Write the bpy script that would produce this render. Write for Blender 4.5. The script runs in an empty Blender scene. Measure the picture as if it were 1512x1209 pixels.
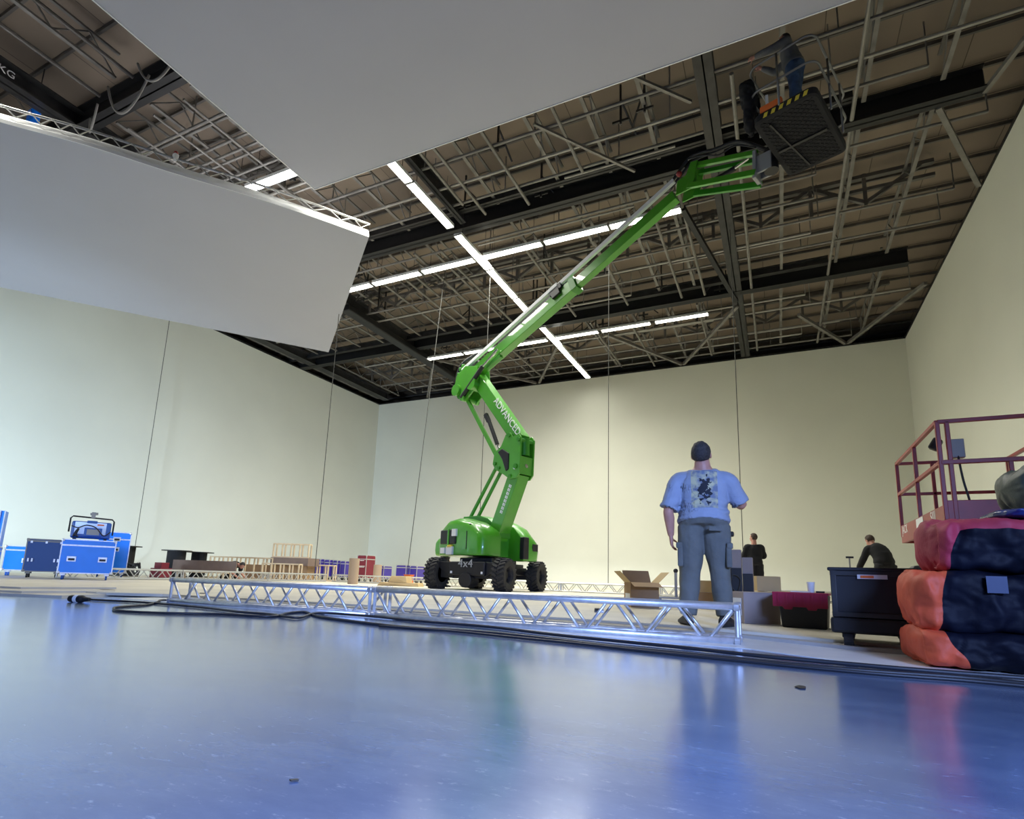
import bpy, bmesh, math, random
from mathutils import Vector as V, Matrix, noise
random.seed(7)
SC = bpy.context.scene
COL = SC.collection
PI = math.pi

# ------------------------------------------------------------------ camera
F_PX, CX, CY = 823.94, 756.0, 704.0
RM = Matrix(((0.9043026614922492, 0.04686306503177374, 0.42431185412837813),
             (0.42565569578040857, -0.17457271573778782, -0.8878860262272573),
             (0.03246421210703592, 0.9835284541159759, -0.17781410201811357)))
EYE = V((0, 0, .42))
cd = bpy.data.cameras.new('camera')
cam = bpy.data.objects.new('camera', cd)
COL.objects.link(cam)
cam.matrix_world = Matrix.Translation(EYE) @ RM.to_4x4()
cd.sensor_width = 36
cd.lens = F_PX / 1512 * 36
cd.shift_y = (CY - 604.5) / 1512
cd.clip_end = 200
SC.camera = cam

def at(px, py, d):
    """world point seen at a picture position, at camera depth d (metres)"""
    return EYE + RM @ V(((px - CX) * d / F_PX, -(py - CY) * d / F_PX, -d))
def gnd(px, d, z=.05):
    """standing place on the floor below the picture column px at about depth d"""
    p = at(px, 854 + .031 * (px - 756) + (.42 - z) * F_PX / d, d)
    return V((p.x, p.y, z))

# ------------------------------------------------------------------ materials
def lin(c):
    if isinstance(c, str):
        c = [int(c[i:i + 2], 16) / 255 for i in (1, 3, 5)]
        c = [x / 12.92 if x <= .04045 else ((x + .055) / 1.055) ** 2.4 for x in c]
    return tuple(c)
MATS = {}
def mat(name, col, rough=.6, metal=0, var=0, vscale=4, bump=0, bscale=30, spec=.5, col2=None, emit=0, coat=0):
    m = bpy.data.materials.new(name)
    m.use_nodes = True
    nt = m.node_tree
    b = nt.nodes['Principled BSDF']
    c = lin(col)
    b.inputs['Base Color'].default_value = (*c, 1)
    b.inputs['Roughness'].default_value = rough
    b.inputs['Metallic'].default_value = metal
    b.inputs['Specular IOR Level'].default_value = spec
    if coat: b.inputs['Coat Weight'].default_value = coat
    if emit:
        b.inputs['Emission Color'].default_value = (*c, 1)
        b.inputs['Emission Strength'].default_value = emit
    if var or col2 or bump:
        tc = nt.nodes.new('ShaderNodeTexCoord')
    if var or col2:
        n = nt.nodes.new('ShaderNodeTexNoise')
        n.inputs['Scale'].default_value = vscale
        n.inputs['Detail'].default_value = 5
        nt.links.new(tc.outputs['Object'], n.inputs['Vector'])
        r = nt.nodes.new('ShaderNodeValToRGB')
        r.color_ramp.elements[0].position = .3
        r.color_ramp.elements[1].position = .7
        a = lin(col2) if col2 else tuple(x * (1 - var) for x in c)
        z = c if col2 else tuple(min(1, x * (1 + var)) for x in c)
        r.color_ramp.elements[0].color = (*a, 1)
        r.color_ramp.elements[1].color = (*z, 1)
        nt.links.new(n.outputs['Fac'], r.inputs['Fac'])
        nt.links.new(r.outputs['Color'], b.inputs['Base Color'])
    if bump:
        n2 = nt.nodes.new('ShaderNodeTexNoise')
        n2.inputs['Scale'].default_value = bscale
        n2.inputs['Detail'].default_value = 4
        nt.links.new(tc.outputs['Object'], n2.inputs['Vector'])
        bp = nt.nodes.new('ShaderNodeBump')
        bp.inputs['Strength'].default_value = bump
        bp.inputs['Distance'].default_value = .02
        nt.links.new(n2.outputs['Fac'], bp.inputs['Height'])
        nt.links.new(bp.outputs['Normal'], b.inputs['Normal'])
    MATS[name] = m
    return m

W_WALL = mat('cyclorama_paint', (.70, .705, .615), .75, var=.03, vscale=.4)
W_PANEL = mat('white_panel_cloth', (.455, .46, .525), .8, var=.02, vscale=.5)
W_RIM = mat('white_rim', (.93, .94, .95), .5)
DECKM = mat('pale_deck_boards', (.62, .57, .46), .55, var=.12, vscale=1.2, bump=.1, bscale=9)
DECK_EDGE = mat('board_edge', (.38, .36, .33), .7)
VINYL = mat('white_floor_vinyl', (.68, .68, .66), .35, var=.08, vscale=3)
STEEL_D = mat('dark_steel', (.035, .034, .034), .5, .3, var=.3, vscale=3)
STEEL_B = mat('black_steel', (.012, .012, .013), .5, .2)
STEEL_G = mat('grey_steel', (.20, .19, .175), .55, .35, var=.2, vscale=3)
STEEL_L = mat('light_grey_steel', (.33, .315, .285), .5, .35, var=.15, vscale=3)
STEEL_P = mat('purlin_steel', (.13, .12, .11), .55, .3, var=.25, vscale=2)
ALU = mat('aluminium', (.66, .66, .67), .42, .75, var=.15, vscale=14, bump=.05)
ALU_FAR = mat('dull_aluminium', (.55, .55, .53), .4, .6)
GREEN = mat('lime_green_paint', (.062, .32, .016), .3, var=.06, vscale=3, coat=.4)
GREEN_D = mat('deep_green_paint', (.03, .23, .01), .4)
RUBBER = mat('black_rubber', (.028, .026, .024), .8, var=.3, vscale=10, bump=.2, bscale=20)
BLACK = mat('black_plastic', (.011, .011, .013), .5)
BLACKM = mat('matt_black_cloth', (.010, .010, .012), .9)
CHROME = mat('chrome', (.75, .75, .74), .15, 1)
WHITE = mat('white_lettering', (.9, .9, .88), .5)
WHITE_D = mat('white_sticker', (.75, .76, .76), .6)
YELLOW = mat('yellow_sticker', (.75, .6, .05), .5)
ORANGE = mat('orange_plastic', (.8, .17, .03), .5)
BLUE = mat('blue_case_laminate', (.006, .20, .95), .35, var=.04)
BLUE_N = mat('blue_fixture_paint', (.02, .10, .42), .4)
PURPLE = mat('purple_case_laminate', (.05, .03, .30), .4, var=.1)
DKRED = mat('dark_red_laminate', (.20, .012, .03), .45, var=.1)
RED_P = mat('red_lift_paint', (.27, .022, .022), .4, var=.15, vscale=5)
RED_B = mat('crimson_lid', (.33, .01, .05), .45)
CARD = mat('brown_cardboard', (.36, .23, .12), .8, var=.08, vscale=5)
CARD_G = mat('grey_brown_cardboard', (.33, .27, .24), .8, var=.06)
CARD_T = mat('tan_cardboard', (.55, .40, .20), .8, var=.06)
BROWNB = mat('brown_board', (.20, .14, .11), .7, var=.1)
TUBEM = mat('cardboard_tube', (.42, .31, .21), .7)
TIMBER = mat('pale_timber', (.66, .52, .34), .7, var=.1)
PAPER = mat('white_label', (.72, .72, .72), .7)
SKIN = mat('skin', (.52, .25, .18), .5, var=.08, vscale=20)
HAIR_G = mat('dark_hair', (.04, .034, .032), .7, var=.5, vscale=60, bump=.6, bscale=90)
HAIR_B = mat('brown_hair', (.05, .028, .018), .7, var=.4, vscale=60, bump=.6, bscale=80)
TROUS = mat('grey_green_cargo_cloth', (.13, .135, .12), .85, var=.15, vscale=6, bump=.6, bscale=11)
BOOT = mat('black_boot_leather', (.012, .012, .015), .5)
DENIM = mat('blue_denim', (.045, .085, .17), .85, var=.35, vscale=7)
GREYTOP = mat('grey_hoodie', (.13, .13, .13), .85, var=.15, vscale=8)
BROWNTOP = mat('dark_brown_jacket', (.06, .03, .026), .85)
EYEW = mat('eye_white', (.7, .7, .68), .3)
EYED = mat('eye_dark', (.02, .015, .01), .2)
CABLEM = mat('black_cable_rubber', (.014, .015, .02), .5)
GREYWIRE = mat('grey_wire', (.05, .05, .045), .8)
FESTOON = mat('grey_festoon_cable', (.30, .29, .27), .6)
BAGRED = mat('crimson_bag_fabric', (.36, .025, .05), .7, var=.12, vscale=6, bump=.3, bscale=14)
BAGORG = mat('orange_bag_fabric', (.62, .085, .03), .65, var=.12, vscale=6, bump=.3, bscale=14)
BAGNAVY = mat('navy_bag_fabric', (.0025, .0035, .010), .6, var=.3, vscale=5, bump=.25, bscale=12, spec=.15)
BAGGRN = mat('dark_green_bag_fabric', (.04, .06, .05), .5, var=.2, vscale=6, bump=.4, bscale=10)
TARP = mat('shiny_blue_tarp', (.012, .03, .16), .3, var=.2, bump=.6, bscale=10)
GREYP = mat('grey_plastic', (.32, .33, .33), .5)
GLASSY = mat('lamp_front', (.5, .62, .8), .15)
TAPE = mat('silver_tape', (.45, .45, .47), .35, .5)

def floor_material():
    m = bpy.data.materials.new('blue_grey_resin_floor')
    m.use_nodes = True
    nt = m.node_tree
    b = nt.nodes['Principled BSDF']
    L = nt.links.new
    tc = nt.nodes.new('ShaderNodeTexCoord')
    mp = nt.nodes.new('ShaderNodeMapping')
    mp.inputs['Scale'].default_value = (.7, 1.5, 1)
    mp.inputs['Rotation'].default_value = (0, 0, .12)
    L(tc.outputs['Object'], mp.inputs['Vector'])
    n = nt.nodes.new('ShaderNodeTexNoise')
    n.inputs['Scale'].default_value = 3.5
    n.inputs['Detail'].default_value = 9
    n.inputs['Roughness'].default_value = .65
    L(mp.outputs['Vector'], n.inputs['Vector'])
    r = nt.nodes.new('ShaderNodeValToRGB')
    r.color_ramp.elements[0].position = .35
    r.color_ramp.elements[1].position = .68
    r.color_ramp.elements[0].color = (.135, .185, .315, 1)
    r.color_ramp.elements[1].color = (.21, .27, .40, 1)
    L(n.outputs['Fac'], r.inputs['Fac'])
    # thin pale scuffs
    n2 = nt.nodes.new('ShaderNodeTexNoise')
    n2.inputs['Scale'].default_value = 24
    n2.inputs['Detail'].default_value = 10
    n2.inputs['Roughness'].default_value = .8
    L(mp.outputs['Vector'], n2.inputs['Vector'])
    r2 = nt.nodes.new('ShaderNodeValToRGB')
    r2.color_ramp.elements[0].position = .57
    r2.color_ramp.elements[1].position = .74
    L(n2.outputs['Fac'], r2.inputs['Fac'])
    mx = nt.nodes.new('ShaderNodeMixRGB')
    mx.inputs[2].default_value = (.58, .63, .72, 1)
    L(r2.outputs['Color'], mx.inputs[0])
    L(r.outputs['Color'], mx.inputs[1])
    L(mx.outputs['Color'], b.inputs['Base Color'])
    rr = nt.nodes.new('ShaderNodeMapRange')
    rr.inputs['To Min'].default_value = .12
    rr.inputs['To Max'].default_value = .26
    L(n.outputs['Fac'], rr.inputs['Value'])
    L(rr.outputs['Result'], b.inputs['Roughness'])
    b.inputs['Specular IOR Level'].default_value = .8
    b.inputs['Coat Weight'].default_value = .9
    b.inputs['Coat Roughness'].default_value = .16
    b.inputs['Coat IOR'].default_value = 1.6
    b.inputs['Coat Tint'].default_value = (.80, .89, 1, 1)
    bp = nt.nodes.new('ShaderNodeBump')
    bp.inputs['Strength'].default_value = .04
    bp.inputs['Distance'].default_value = .01
    L(n2.outputs['Fac'], bp.inputs['Height'])
    L(bp.outputs['Normal'], b.inputs['Normal'])
    return m
FLOORM = floor_material()

def ceiling_material():
    m = bpy.data.materials.new('brown_roof_boards')
    m.use_nodes = True
    nt = m.node_tree
    b = nt.nodes['Principled BSDF']
    L = nt.links.new
    tc = nt.nodes.new('ShaderNodeTexCoord')
    br = nt.nodes.new('ShaderNodeTexBrick')
    br.inputs['Scale'].default_value = 1
    br.inputs['Brick Width'].default_value = 3.2
    br.inputs['Row Height'].default_value = 1.2
    br.inputs['Mortar Size'].default_value = .012
    br.inputs['Color1'].default_value = (.27, .215, .165, 1)
    br.inputs['Color2'].default_value = (.225, .18, .14, 1)
    br.inputs['Mortar'].default_value = (.10, .08, .06, 1)
    L(tc.outputs['Object'], br.inputs['Vector'])
    L(br.outputs['Color'], b.inputs['Base Color'])
    b.inputs['Roughness'].default_value = .9
    return m
CEILM = ceiling_material()

def shirt_material():
    """blue cotton with a yellow and grey mottled print panel on the back"""
    m = mat('blue_tshirt_cotton', (.30, .345, .44), .85, var=.06, vscale=9, bump=.35, bscale=7)
    nt = m.node_tree
    b = nt.nodes['Principled BSDF']
    L = nt.links.new
    base = b.inputs['Base Color'].links[0].from_socket
    tc = nt.nodes.new('ShaderNodeTexCoord')
    sx = nt.nodes.new('ShaderNodeSeparateXYZ')
    L(tc.outputs['Object'], sx.inputs[0])
    def rng(sock, lo, hi):
        a = nt.nodes.new('ShaderNodeMath'); a.operation = 'GREATER_THAN'; a.inputs[1].default_value = lo
        c = nt.nodes.new('ShaderNodeMath'); c.operation = 'LESS_THAN'; c.inputs[1].default_value = hi
        L(sock, a.inputs[0]); L(sock, c.inputs[0])
        d = nt.nodes.new('ShaderNodeMath'); d.operation = 'MULTIPLY'
        L(a.outputs[0], d.inputs[0]); L(c.outputs[0], d.inputs[1])
        return d.outputs[0]
    def mul(a, c):
        d = nt.nodes.new('ShaderNodeMath'); d.operation = 'MULTIPLY'
        L(a, d.inputs[0]); L(c, d.inputs[1]); return d.outputs[0]
    mask = mul(mul(rng(sx.outputs[0], -.10, .13), rng(sx.outputs[2], 1.05, 1.40)), rng(sx.outputs[1], -9, 0))
    n = nt.nodes.new('ShaderNodeTexNoise'); n.inputs['Scale'].default_value = 16; n.inputs['Detail'].default_value = 4
    L(tc.outputs['Object'], n.inputs['Vector'])
    r = nt.nodes.new('ShaderNodeValToRGB')
    r.color_ramp.elements[0].position = .40; r.color_ramp.elements[0].color = (.17, .20, .27, 1)
    r.color_ramp.elements[1].position = .62; r.color_ramp.elements[1].color = (.55, .52, .32, 1)
    L(n.outputs['Fac'], r.inputs['Fac'])
    mx = nt.nodes.new('ShaderNodeMixRGB')
    L(mask, mx.inputs[0]); L(base, mx.inputs[1])
    # dark abstract blotches in the middle of the print
    mp = nt.nodes.new('ShaderNodeMapping'); mp.inputs['Location'].default_value = (-.015 / .07, 0, -1.23 / .15); mp.inputs['Scale'].default_value = (1 / .07, 0, 1 / .15)
    L(tc.outputs['Object'], mp.inputs['Vector'])
    ln = nt.nodes.new('ShaderNodeVectorMath'); ln.operation = 'LENGTH'; L(mp.outputs[0], ln.inputs[0])
    n3 = nt.nodes.new('ShaderNodeTexNoise'); n3.inputs['Scale'].default_value = 26; n3.inputs['Detail'].default_value = 2
    L(tc.outputs['Object'], n3.inputs['Vector'])
    sm = nt.nodes.new('ShaderNodeMath'); sm.operation = 'MULTIPLY_ADD'; sm.inputs[1].default_value = 3.2; L(n3.outputs['Fac'], sm.inputs[0]); L(ln.outputs['Value'], sm.inputs[2])
    lt = nt.nodes.new('ShaderNodeMath'); lt.operation = 'LESS_THAN'; lt.inputs[1].default_value = 2.25; L(sm.outputs[0], lt.inputs[0])
    m3 = nt.nodes.new('ShaderNodeMixRGB'); m3.inputs[2].default_value = (.02, .022, .03, 1)
    L(lt.outputs[0], m3.inputs[0]); L(r.outputs['Color'], m3.inputs[1]); L(m3.outputs['Color'], mx.inputs[2])
    L(mx.outputs['Color'], b.inputs['Base Color'])
    return m
SHIRT = shirt_material()

# ------------------------------------------------------------------ mesh helpers
class MB:
    def __init__(s): s.v = []; s.f = []; s.m = []; s.mi = 0
    def add(s, vs, fs):
        o = len(s.v)
        s.v += [tuple(x) for x in vs]
        s.f += [tuple(i + o for i in f) for f in fs]
        s.m += [s.mi] * len(fs)
        return s
    def box(s, c, d, rz=0, R=None):
        c = V(c); M = R if R is not None else Matrix.Rotation(rz, 3, 'Z')
        vs = [c + M @ V((x * d[0] / 2, y * d[1] / 2, z * d[2] / 2)) for x in (-1, 1) for y in (-1, 1) for z in (-1, 1)]
        return s.add(vs, [(0, 1, 3, 2), (4, 6, 7, 5), (0, 4, 5, 1), (2, 3, 7, 6), (0, 2, 6, 4), (1, 5, 7, 3)])
    def bar(s, a, b, w, h, side=None):
        """box from a to b; w across (along side, horizontal unless given), h the other way"""
        a, b = V(a), V(b); x = (b - a); L = x.length; x = x / L
        y = V(side) if side else V((0, 0, 1)).cross(x)
        if y.length < 1e-4: y = V((0, 1, 0))
        y = (y - y.dot(x) * x).normalized(); z = x.cross(y)
        return s.box((a + b) / 2, (L, w, h), R=Matrix((x, y, z)).transposed())
    def cyl(s, a, b, r0, r1=None, n=12, cap=True):
        a, b = V(a), V(b); r1 = r0 if r1 is None else r1
        x = (b - a).normalized(); y = x.orthogonal().normalized(); z = x.cross(y)
        vs = []
        for p, r in ((a, r0), (b, r1)):
            vs += [p + r * (math.cos(t * 2 * PI / n) * y + math.sin(t * 2 * PI / n) * z) for t in range(n)]
        fs = [(i, (i + 1) % n, n + (i + 1) % n, n + i) for i in range(n)]
        if cap: fs += [tuple(range(n))[::-1], tuple(range(n, 2 * n))]
        return s.add(vs, fs)
    def tube(s, pts, r, n=8, smooth=0, closed=False):
        pts = [V(p) for p in pts]
        if smooth: pts = catmull(pts, smooth)
        rs = r if isinstance(r, (list, tuple)) else [r] * len(pts)
        if len(rs) != len(pts): rs = resample(rs, len(pts))
        rings = []; N = len(pts); prev = None
        for i, p in enumerate(pts):
            a = pts[(i - 1) % N] if closed else pts[max(i - 1, 0)]
            b = pts[(i + 1) % N] if closed else pts[min(i + 1, N - 1)]
            t = (b - a)
            t = t.normalized() if t.length > 1e-9 else V((0, 0, 1))
            y = t.orthogonal() if prev is None else prev - prev.dot(t) * t
            if y.length < 1e-6: y = t.orthogonal()
            y = y.normalized(); prev = y; z = t.cross(y)
            rings.append([p + rs[i] * (math.cos(k * 2 * PI / n) * y + math.sin(k * 2 * PI / n) * z) for k in range(n)])
        return s.loft(rings, closed)
    def loft(s, rings, closed=False):
        n = len(rings[0]); N = len(rings)
        vs = [p for r in rings for p in r]
        fs = []
        for i in range(N if closed else N - 1):
            j = (i + 1) % N
            fs += [(i * n + k, i * n + (k + 1) % n, j * n + (k + 1) % n, j * n + k) for k in range(n)]
        if not closed: fs += [tuple(range(n))[::-1], tuple((N - 1) * n + k for k in range(n))]
        return s.add(vs, fs)
    def ell(s, rings, n=20):
        """rings: (centre, half-axis x vector, half-axis y vector)"""
        return s.loft([[V(c) + V(ax) * math.cos(k * 2 * PI / n) + V(ay) * math.sin(k * 2 * PI / n) for k in range(n)] for c, ax, ay in rings])
    def prism(s, poly, vec):
        n = len(poly); vec = V(vec); poly = [V(p) for p in poly]
        return s.add(poly + [p + vec for p in poly], [tuple(range(n))[::-1], tuple(range(n, 2 * n))] + [(i, (i + 1) % n, n + (i + 1) % n, n + i) for i in range(n)])
    def sphere(s, c, r, nu=16, nv=10, R=None):
        """r scalar or (rx,ry,rz)"""
        r = (r, r, r) if not isinstance(r, (tuple, list)) else r
        M = R if R is not None else Matrix.Identity(3); c = V(c)
        vs = [c + M @ V((0, 0, -r[2]))]
        for j in range(1, nv):
            t = -PI / 2 + PI * j / nv
            for i in range(nu):
                p = 2 * PI * i / nu
                vs.append(c + M @ V((r[0] * math.cos(t) * math.cos(p), r[1] * math.cos(t) * math.sin(p), r[2] * math.sin(t))))
        vs.append(c + M @ V((0, 0, r[2])))
        fs = [(0, 1 + (i + 1) % nu, 1 + i) for i in range(nu)]
        for j in range(nv - 2):
            a = 1 + j * nu
            fs += [(a + i, a + (i + 1) % nu, a + nu + (i + 1) % nu, a + nu + i) for i in range(nu)]
        a = 1 + (nv - 2) * nu
        fs += [(a + i, a + (i + 1) % nu, len(vs) - 1) for i in range(nu)]
        return s.add(vs, fs)
    def lathe(s, prof, c, axis, n=24):
        """prof: (radius, height along axis)"""
        x = V(axis).normalized(); y = x.orthogonal().normalized(); z = x.cross(y); c = V(c)
        return s.loft([[c + x * h + r * (math.cos(k * 2 * PI / n) * y + math.sin(k * 2 * PI / n) * z) for k in range(n)] for r, h in prof])
    def build(s, name, m, parent=None, smooth=False, bevel=0, seg=2):
        me = bpy.data.meshes.new(name)
        me.from_pydata(s.v, [], s.f)
        for x in (m if isinstance(m, (list, tuple)) else [m]): me.materials.append(x)
        for p, i in zip(me.polygons, s.m): p.material_index = i
        me.validate()
        bm = bmesh.new(); bm.from_mesh(me)
        bmesh.ops.recalc_face_normals(bm, faces=bm.faces)
        bm.to_mesh(me); bm.free()
        if smooth: me.shade_smooth()
        o = bpy.data.objects.new(name, me)
        COL.objects.link(o)
        if bevel:
            b = o.modifiers.new('bevel', 'BEVEL'); b.width = bevel; b.segments = seg; b.limit_method = 'ANGLE'
            b.angle_limit = .7
        if parent: adopt(o, parent)
        return o

def catmull(p, k):
    out = []
    for i in range(len(p) - 1):
        a, b, c, d = p[max(i - 1, 0)], p[i], p[i + 1], p[min(i + 2, len(p) - 1)]
        for j in range(k):
            t = j / k
            out.append(.5 * ((2 * b) + (c - a) * t + (2 * a - 5 * b + 4 * c - d) * t * t + (3 * b - a - 3 * c + d) * t ** 3))
    out.append(p[-1])
    return out
def resample(r, n):
    out = []
    for i in range(n):
        x = i / (n - 1) * (len(r) - 1); a = int(x); b = min(a + 1, len(r) - 1)
        out.append(r[a] + (r[b] - r[a]) * (x - a))
    return out
def world_of(o):
    return Matrix.LocRotScale(o.location, o.rotation_euler, o.scale)
def adopt(o, parent):
    """parent a part whose mesh was written in world coordinates"""
    o.parent = parent
    o.matrix_parent_inverse = world_of(parent).inverted()
def thing(name, label, cat, loc=(0, 0, 0), rz=0, group=None):
    o = bpy.data.objects.new(name, None)
    COL.objects.link(o)
    o.empty_display_size = .1
    o.location = loc; o.rotation_euler = (0, 0, rz)
    return tag(o, label, cat, group)
def tag(o, label, cat, group=None, kind=None):
    o['label'] = label; o['category'] = cat
    if group: o['group'] = group
    if kind: o['kind'] = kind
    return o
def struct(o):
    o['kind'] = 'structure'
    return o
def copy_tree(root, loc, rz=0, label=None, group=None):
    r = root.copy(); COL.objects.link(r); r.location = loc; r.rotation_euler = (0, 0, rz)
    if label: r['label'] = label
    if group: r['group'] = group
    for ch in list(root.children):
        c = ch.copy(); COL.objects.link(c); c.parent = r
        for g in list(ch.children):
            d = g.copy(); COL.objects.link(d); d.parent = c
    return r
def bake(o):
    dg = bpy.context.evaluated_depsgraph_get()
    me = bpy.data.meshes.new_from_object(o.evaluated_get(dg))
    o.modifiers.clear(); o.data = me
    return o
def fuse(mb, name, m, parent, vox, amp=0, freq=8, smooth=2, stretch=(1, 1, 1)):
    """one continuous skin over overlapping lofts"""
    o = mb.build(name, m)
    r = o.modifiers.new('r', 'REMESH'); r.mode = 'VOXEL'; r.voxel_size = vox
    if smooth:
        s = o.modifiers.new('s', 'SMOOTH'); s.iterations = smooth; s.factor = .5
    bake(o)
    me = o.data
    if amp:
        st = V(stretch)
        for v in me.vertices:
            p = v.co
            q = V((p.x * st.x, p.y * st.y, p.z * st.z)) * freq
            d = noise.noise(q) + .5 * noise.noise(q * 2.1)
            v.co = p + v.normal * d * amp
    me.shade_smooth()
    if parent: adopt(o, parent)
    return o
def text(s, name, m, parent, origin, xdir, ydir, size, depth=.004, align='LEFT'):
    cu = bpy.data.curves.new('t', 'FONT'); cu.body = s; cu.size = size; cu.extrude = depth; cu.align_x = align
    t = bpy.data.objects.new('t', cu); COL.objects.link(t)
    dg = bpy.context.evaluated_depsgraph_get()
    me = bpy.data.meshes.new_from_object(t.evaluated_get(dg))
    bpy.data.objects.remove(t)
    x = V(xdir).normalized(); y = V(ydir); y = (y - y.dot(x) * x).normalized(); z = x.cross(y)
    me.transform(Matrix.Translation(V(origin)) @ Matrix((x, y, z)).transposed().to_4x4())
    me.materials.clear(); me.materials.append(m)
    o = bpy.data.objects.new(name, me); COL.objects.link(o)
    if parent: adopt(o, parent)
    return o

# ------------------------------------------------------------------ the setting
XL, XR, YB, HT = -24.7, 5.85, 29.8, 12.0       # cyclorama walls and their height
HXL, HXR, HYB, HYF, HC = -28.5, 7.3, 34.2, -11.0, 13.5   # the hall around it

o = MB().box(((HXL + HXR) / 2, (HYF + HYB) / 2, -.05), (HXR - HXL, HYB - HYF, .1)).build('floor', FLOORM); struct(o)
o = MB().box(((HXL + HXR) / 2, (HYF + HYB) / 2, HC + .1), (HXR - HXL + .4, HYB - HYF + .4, .2)).build('ceiling', CEILM); struct(o)
for nm, c, d in (('wall_hall_back', ((HXL + HXR) / 2, HYB + .1, HC / 2), (HXR - HXL + .4, .2, HC)),
                 ('wall_hall_front', ((HXL + HXR) / 2, HYF - .1, HC / 2), (HXR - HXL + .4, .2, HC)),
                 ('wall_hall_left', (HXL - .1, (HYF + HYB) / 2, HC / 2), (.2, HYB - HYF, HC)),
                 ('wall_hall_right', (HXR + .1, (HYF + HYB) / 2, HC / 2), (.2, HYB - HYF, HC))):
    struct(MB().box(c, d).build(nm, STEEL_P))

# cyclorama: swept profile (floor cove, upright sheet) along each side
def cyc(nm, a, b, inward):
    a, b, inn = V(a), V(b), V(inward)
    R = 1.6
    prof = [(R * 1.0, .0)] + [(R - R * math.sin(t * PI / 16), R - R * math.cos(t * PI / 16)) for t in range(1, 9)] + [(0, HT), (-.06, HT), (-.06, 0)]
    rings = [[p + inn * x + V((0, 0, z)) for x, z in prof] for p in (a, b)]
    o = MB().loft(rings).build(nm, W_WALL)
    o.data.shade_smooth()
    bm = bmesh.new(); bm.from_mesh(o.data)
    for e in bm.edges:
        if e.calc_face_angle(0) > .5: e.smooth = False
    bm.to_mesh(o.data); bm.free()
    return struct(o)
cyc('wall_back', (XL, YB, 0), (XR, YB, 0), (0, -1, 0))
cyc('wall_left', (XL, -6, 0), (XL, YB, 0), (1, 0, 0))
cyc('wall_right', (XR, -3, 0), (XR, YB, 0), (-1, 0, 0))
# dark capping along the top of the cyclorama
struct(MB().box(((XL + XR) / 2, YB + .1, HT + .04), (XR - XL + .3, .26, .08)).build('trim_1', STEEL_B))
struct(MB().box((XL - .1, (YB - 6) / 2, HT + .04), (.26, YB + 6, .08)).build('trim_2', STEEL_B))
struct(MB().box((XR + .1, (YB - 3) / 2, HT + .04), (.26, YB + 3, .08)).build('trim_3', STEEL_B))

# pale deck beyond the blue floor
def slab(nm, poly, z0, z1, m, edge=None):
    q = MB().prism([(x, y, z0) for x, y in poly], (0, 0, z1 - z0))
    return struct(q.build(nm, m))
slab('floor_deck', [(XR - .1, 3.9), (1.3, 4.55), (.35, 4.88), (-.75, 5.30), (-4.2, 5.42), (-7.6, 5.0), (-8.3, 4.55), (-9.9, 4.5), (-13, 4.0), (XL + .1, 3.2), (XL + .1, YB - .1), (XR - .1, YB - .1)], .012, .05, DECKM)
slab('floor_step', [(2.2, 4.2), (.4, 4.66), (-.3, 5.02), (-4.2, 5.2), (-7.2, 4.85), (-7.2, 5.4), (-.3, 5.7), (2.2, 5.0)], .004, .028, DECK_EDGE)
slab('floor_vinyl', [(3.0, 3.2), (.62, 3.72), (-.19, 4.20), (-3.5, 4.36), (-7.6, 4.45), (-7.7, 5.3), (3.0, 5.0)], .0005, .004, VINYL)
for k, (poly, z0, z1) in enumerate((([(-7.9, 3.95), (-8.25, 4.75), (-13, 4.5), (-13, 3.3), (-9.2, 3.55)], .0, .03),
                                    ([(-8.6, 3.85), (-8.5, 4.9), (-14, 5.2), (-14, 3.0), (-10.3, 3.45)], .031, .058),
                                    ([(-9.2, 4.1), (-9.0, 5.2), (-14.4, 5.8), (-14.4, 3.1), (-10.6, 3.75)], .059, .085))):
    q = MB().prism([(x, y, z0) for x, y in poly], (0, 0, z1 - z0))
    tag(q.build('floor_board', DECKM), ['lowest pale board of the overlapping stack at the left deck edge', 'middle pale board of the overlapping stack at the left deck edge', 'topmost pale board of the overlapping stack at the left deck edge'][k], 'board', 'boards at the deck edge')

# ---- roof steel
def ibeam(nm, a, b, h, w, m):
    a, b = V(a), V(b)
    q = MB()
    up = V((0, 0, 1))
    q.bar(a + up * .02, b + up * .02, w, .04).bar(a + up * (h - .02), b + up * (h - .02), w, .04).bar(a + up * h / 2, b + up * h / 2, .035, h)
    return struct(q.build(nm, m))
for y, x0, x1 in ((6.85, HXL, -9), (14.75, HXL, 4.9), (22.6, HXL, 4.75)):
    ibeam('roof_beam', (x0, y, 12.0), (x1, y, 12.0), .62, .34, STEEL_B)
for y in (14.75, 22.6):
    ibeam('roof_beam', (HXL, y - .62, 12.25), (2.2, y - .62, 12.25), .3, .2, STEEL_D)
for x, y0, y1, w in ((-1.02, 8, 29.6, .42), (-16.75, -4, 29.2, .45), (-23.6, 3, 29.2, .5), (-9.0, 10, 14.4, .22)):
    ibeam('roof_girder', (x, y0, 12.02), (x, y1, 12.02), .5, w, STEEL_D)
ibeam('roof_girder', (-24.35, 5, 12.3), (-24.35, 29.4, 12.3), .2, .5, STEEL_G)
# a square tube under the girder line left
struct(MB().bar((-16.75, 17.4, 11.9), (-16.75, 28.4, 11.9), .5, .3).build('roof_duct', STEEL_B, bevel=.05))
# purlins right under the boards
pur = MB().box((0, 0, 0), (HXR - HXL, .06, .10)).build('roof_purlin', STEEL_P); struct(pur)
k = 0
y = 2.4
while y < 33.5:
    p = pur if k == 0 else pur.copy()
    if k: COL.objects.link(p)
    p.location = ((HXL + HXR) / 2, y, 13.38); k += 1; y += 1.2
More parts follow.
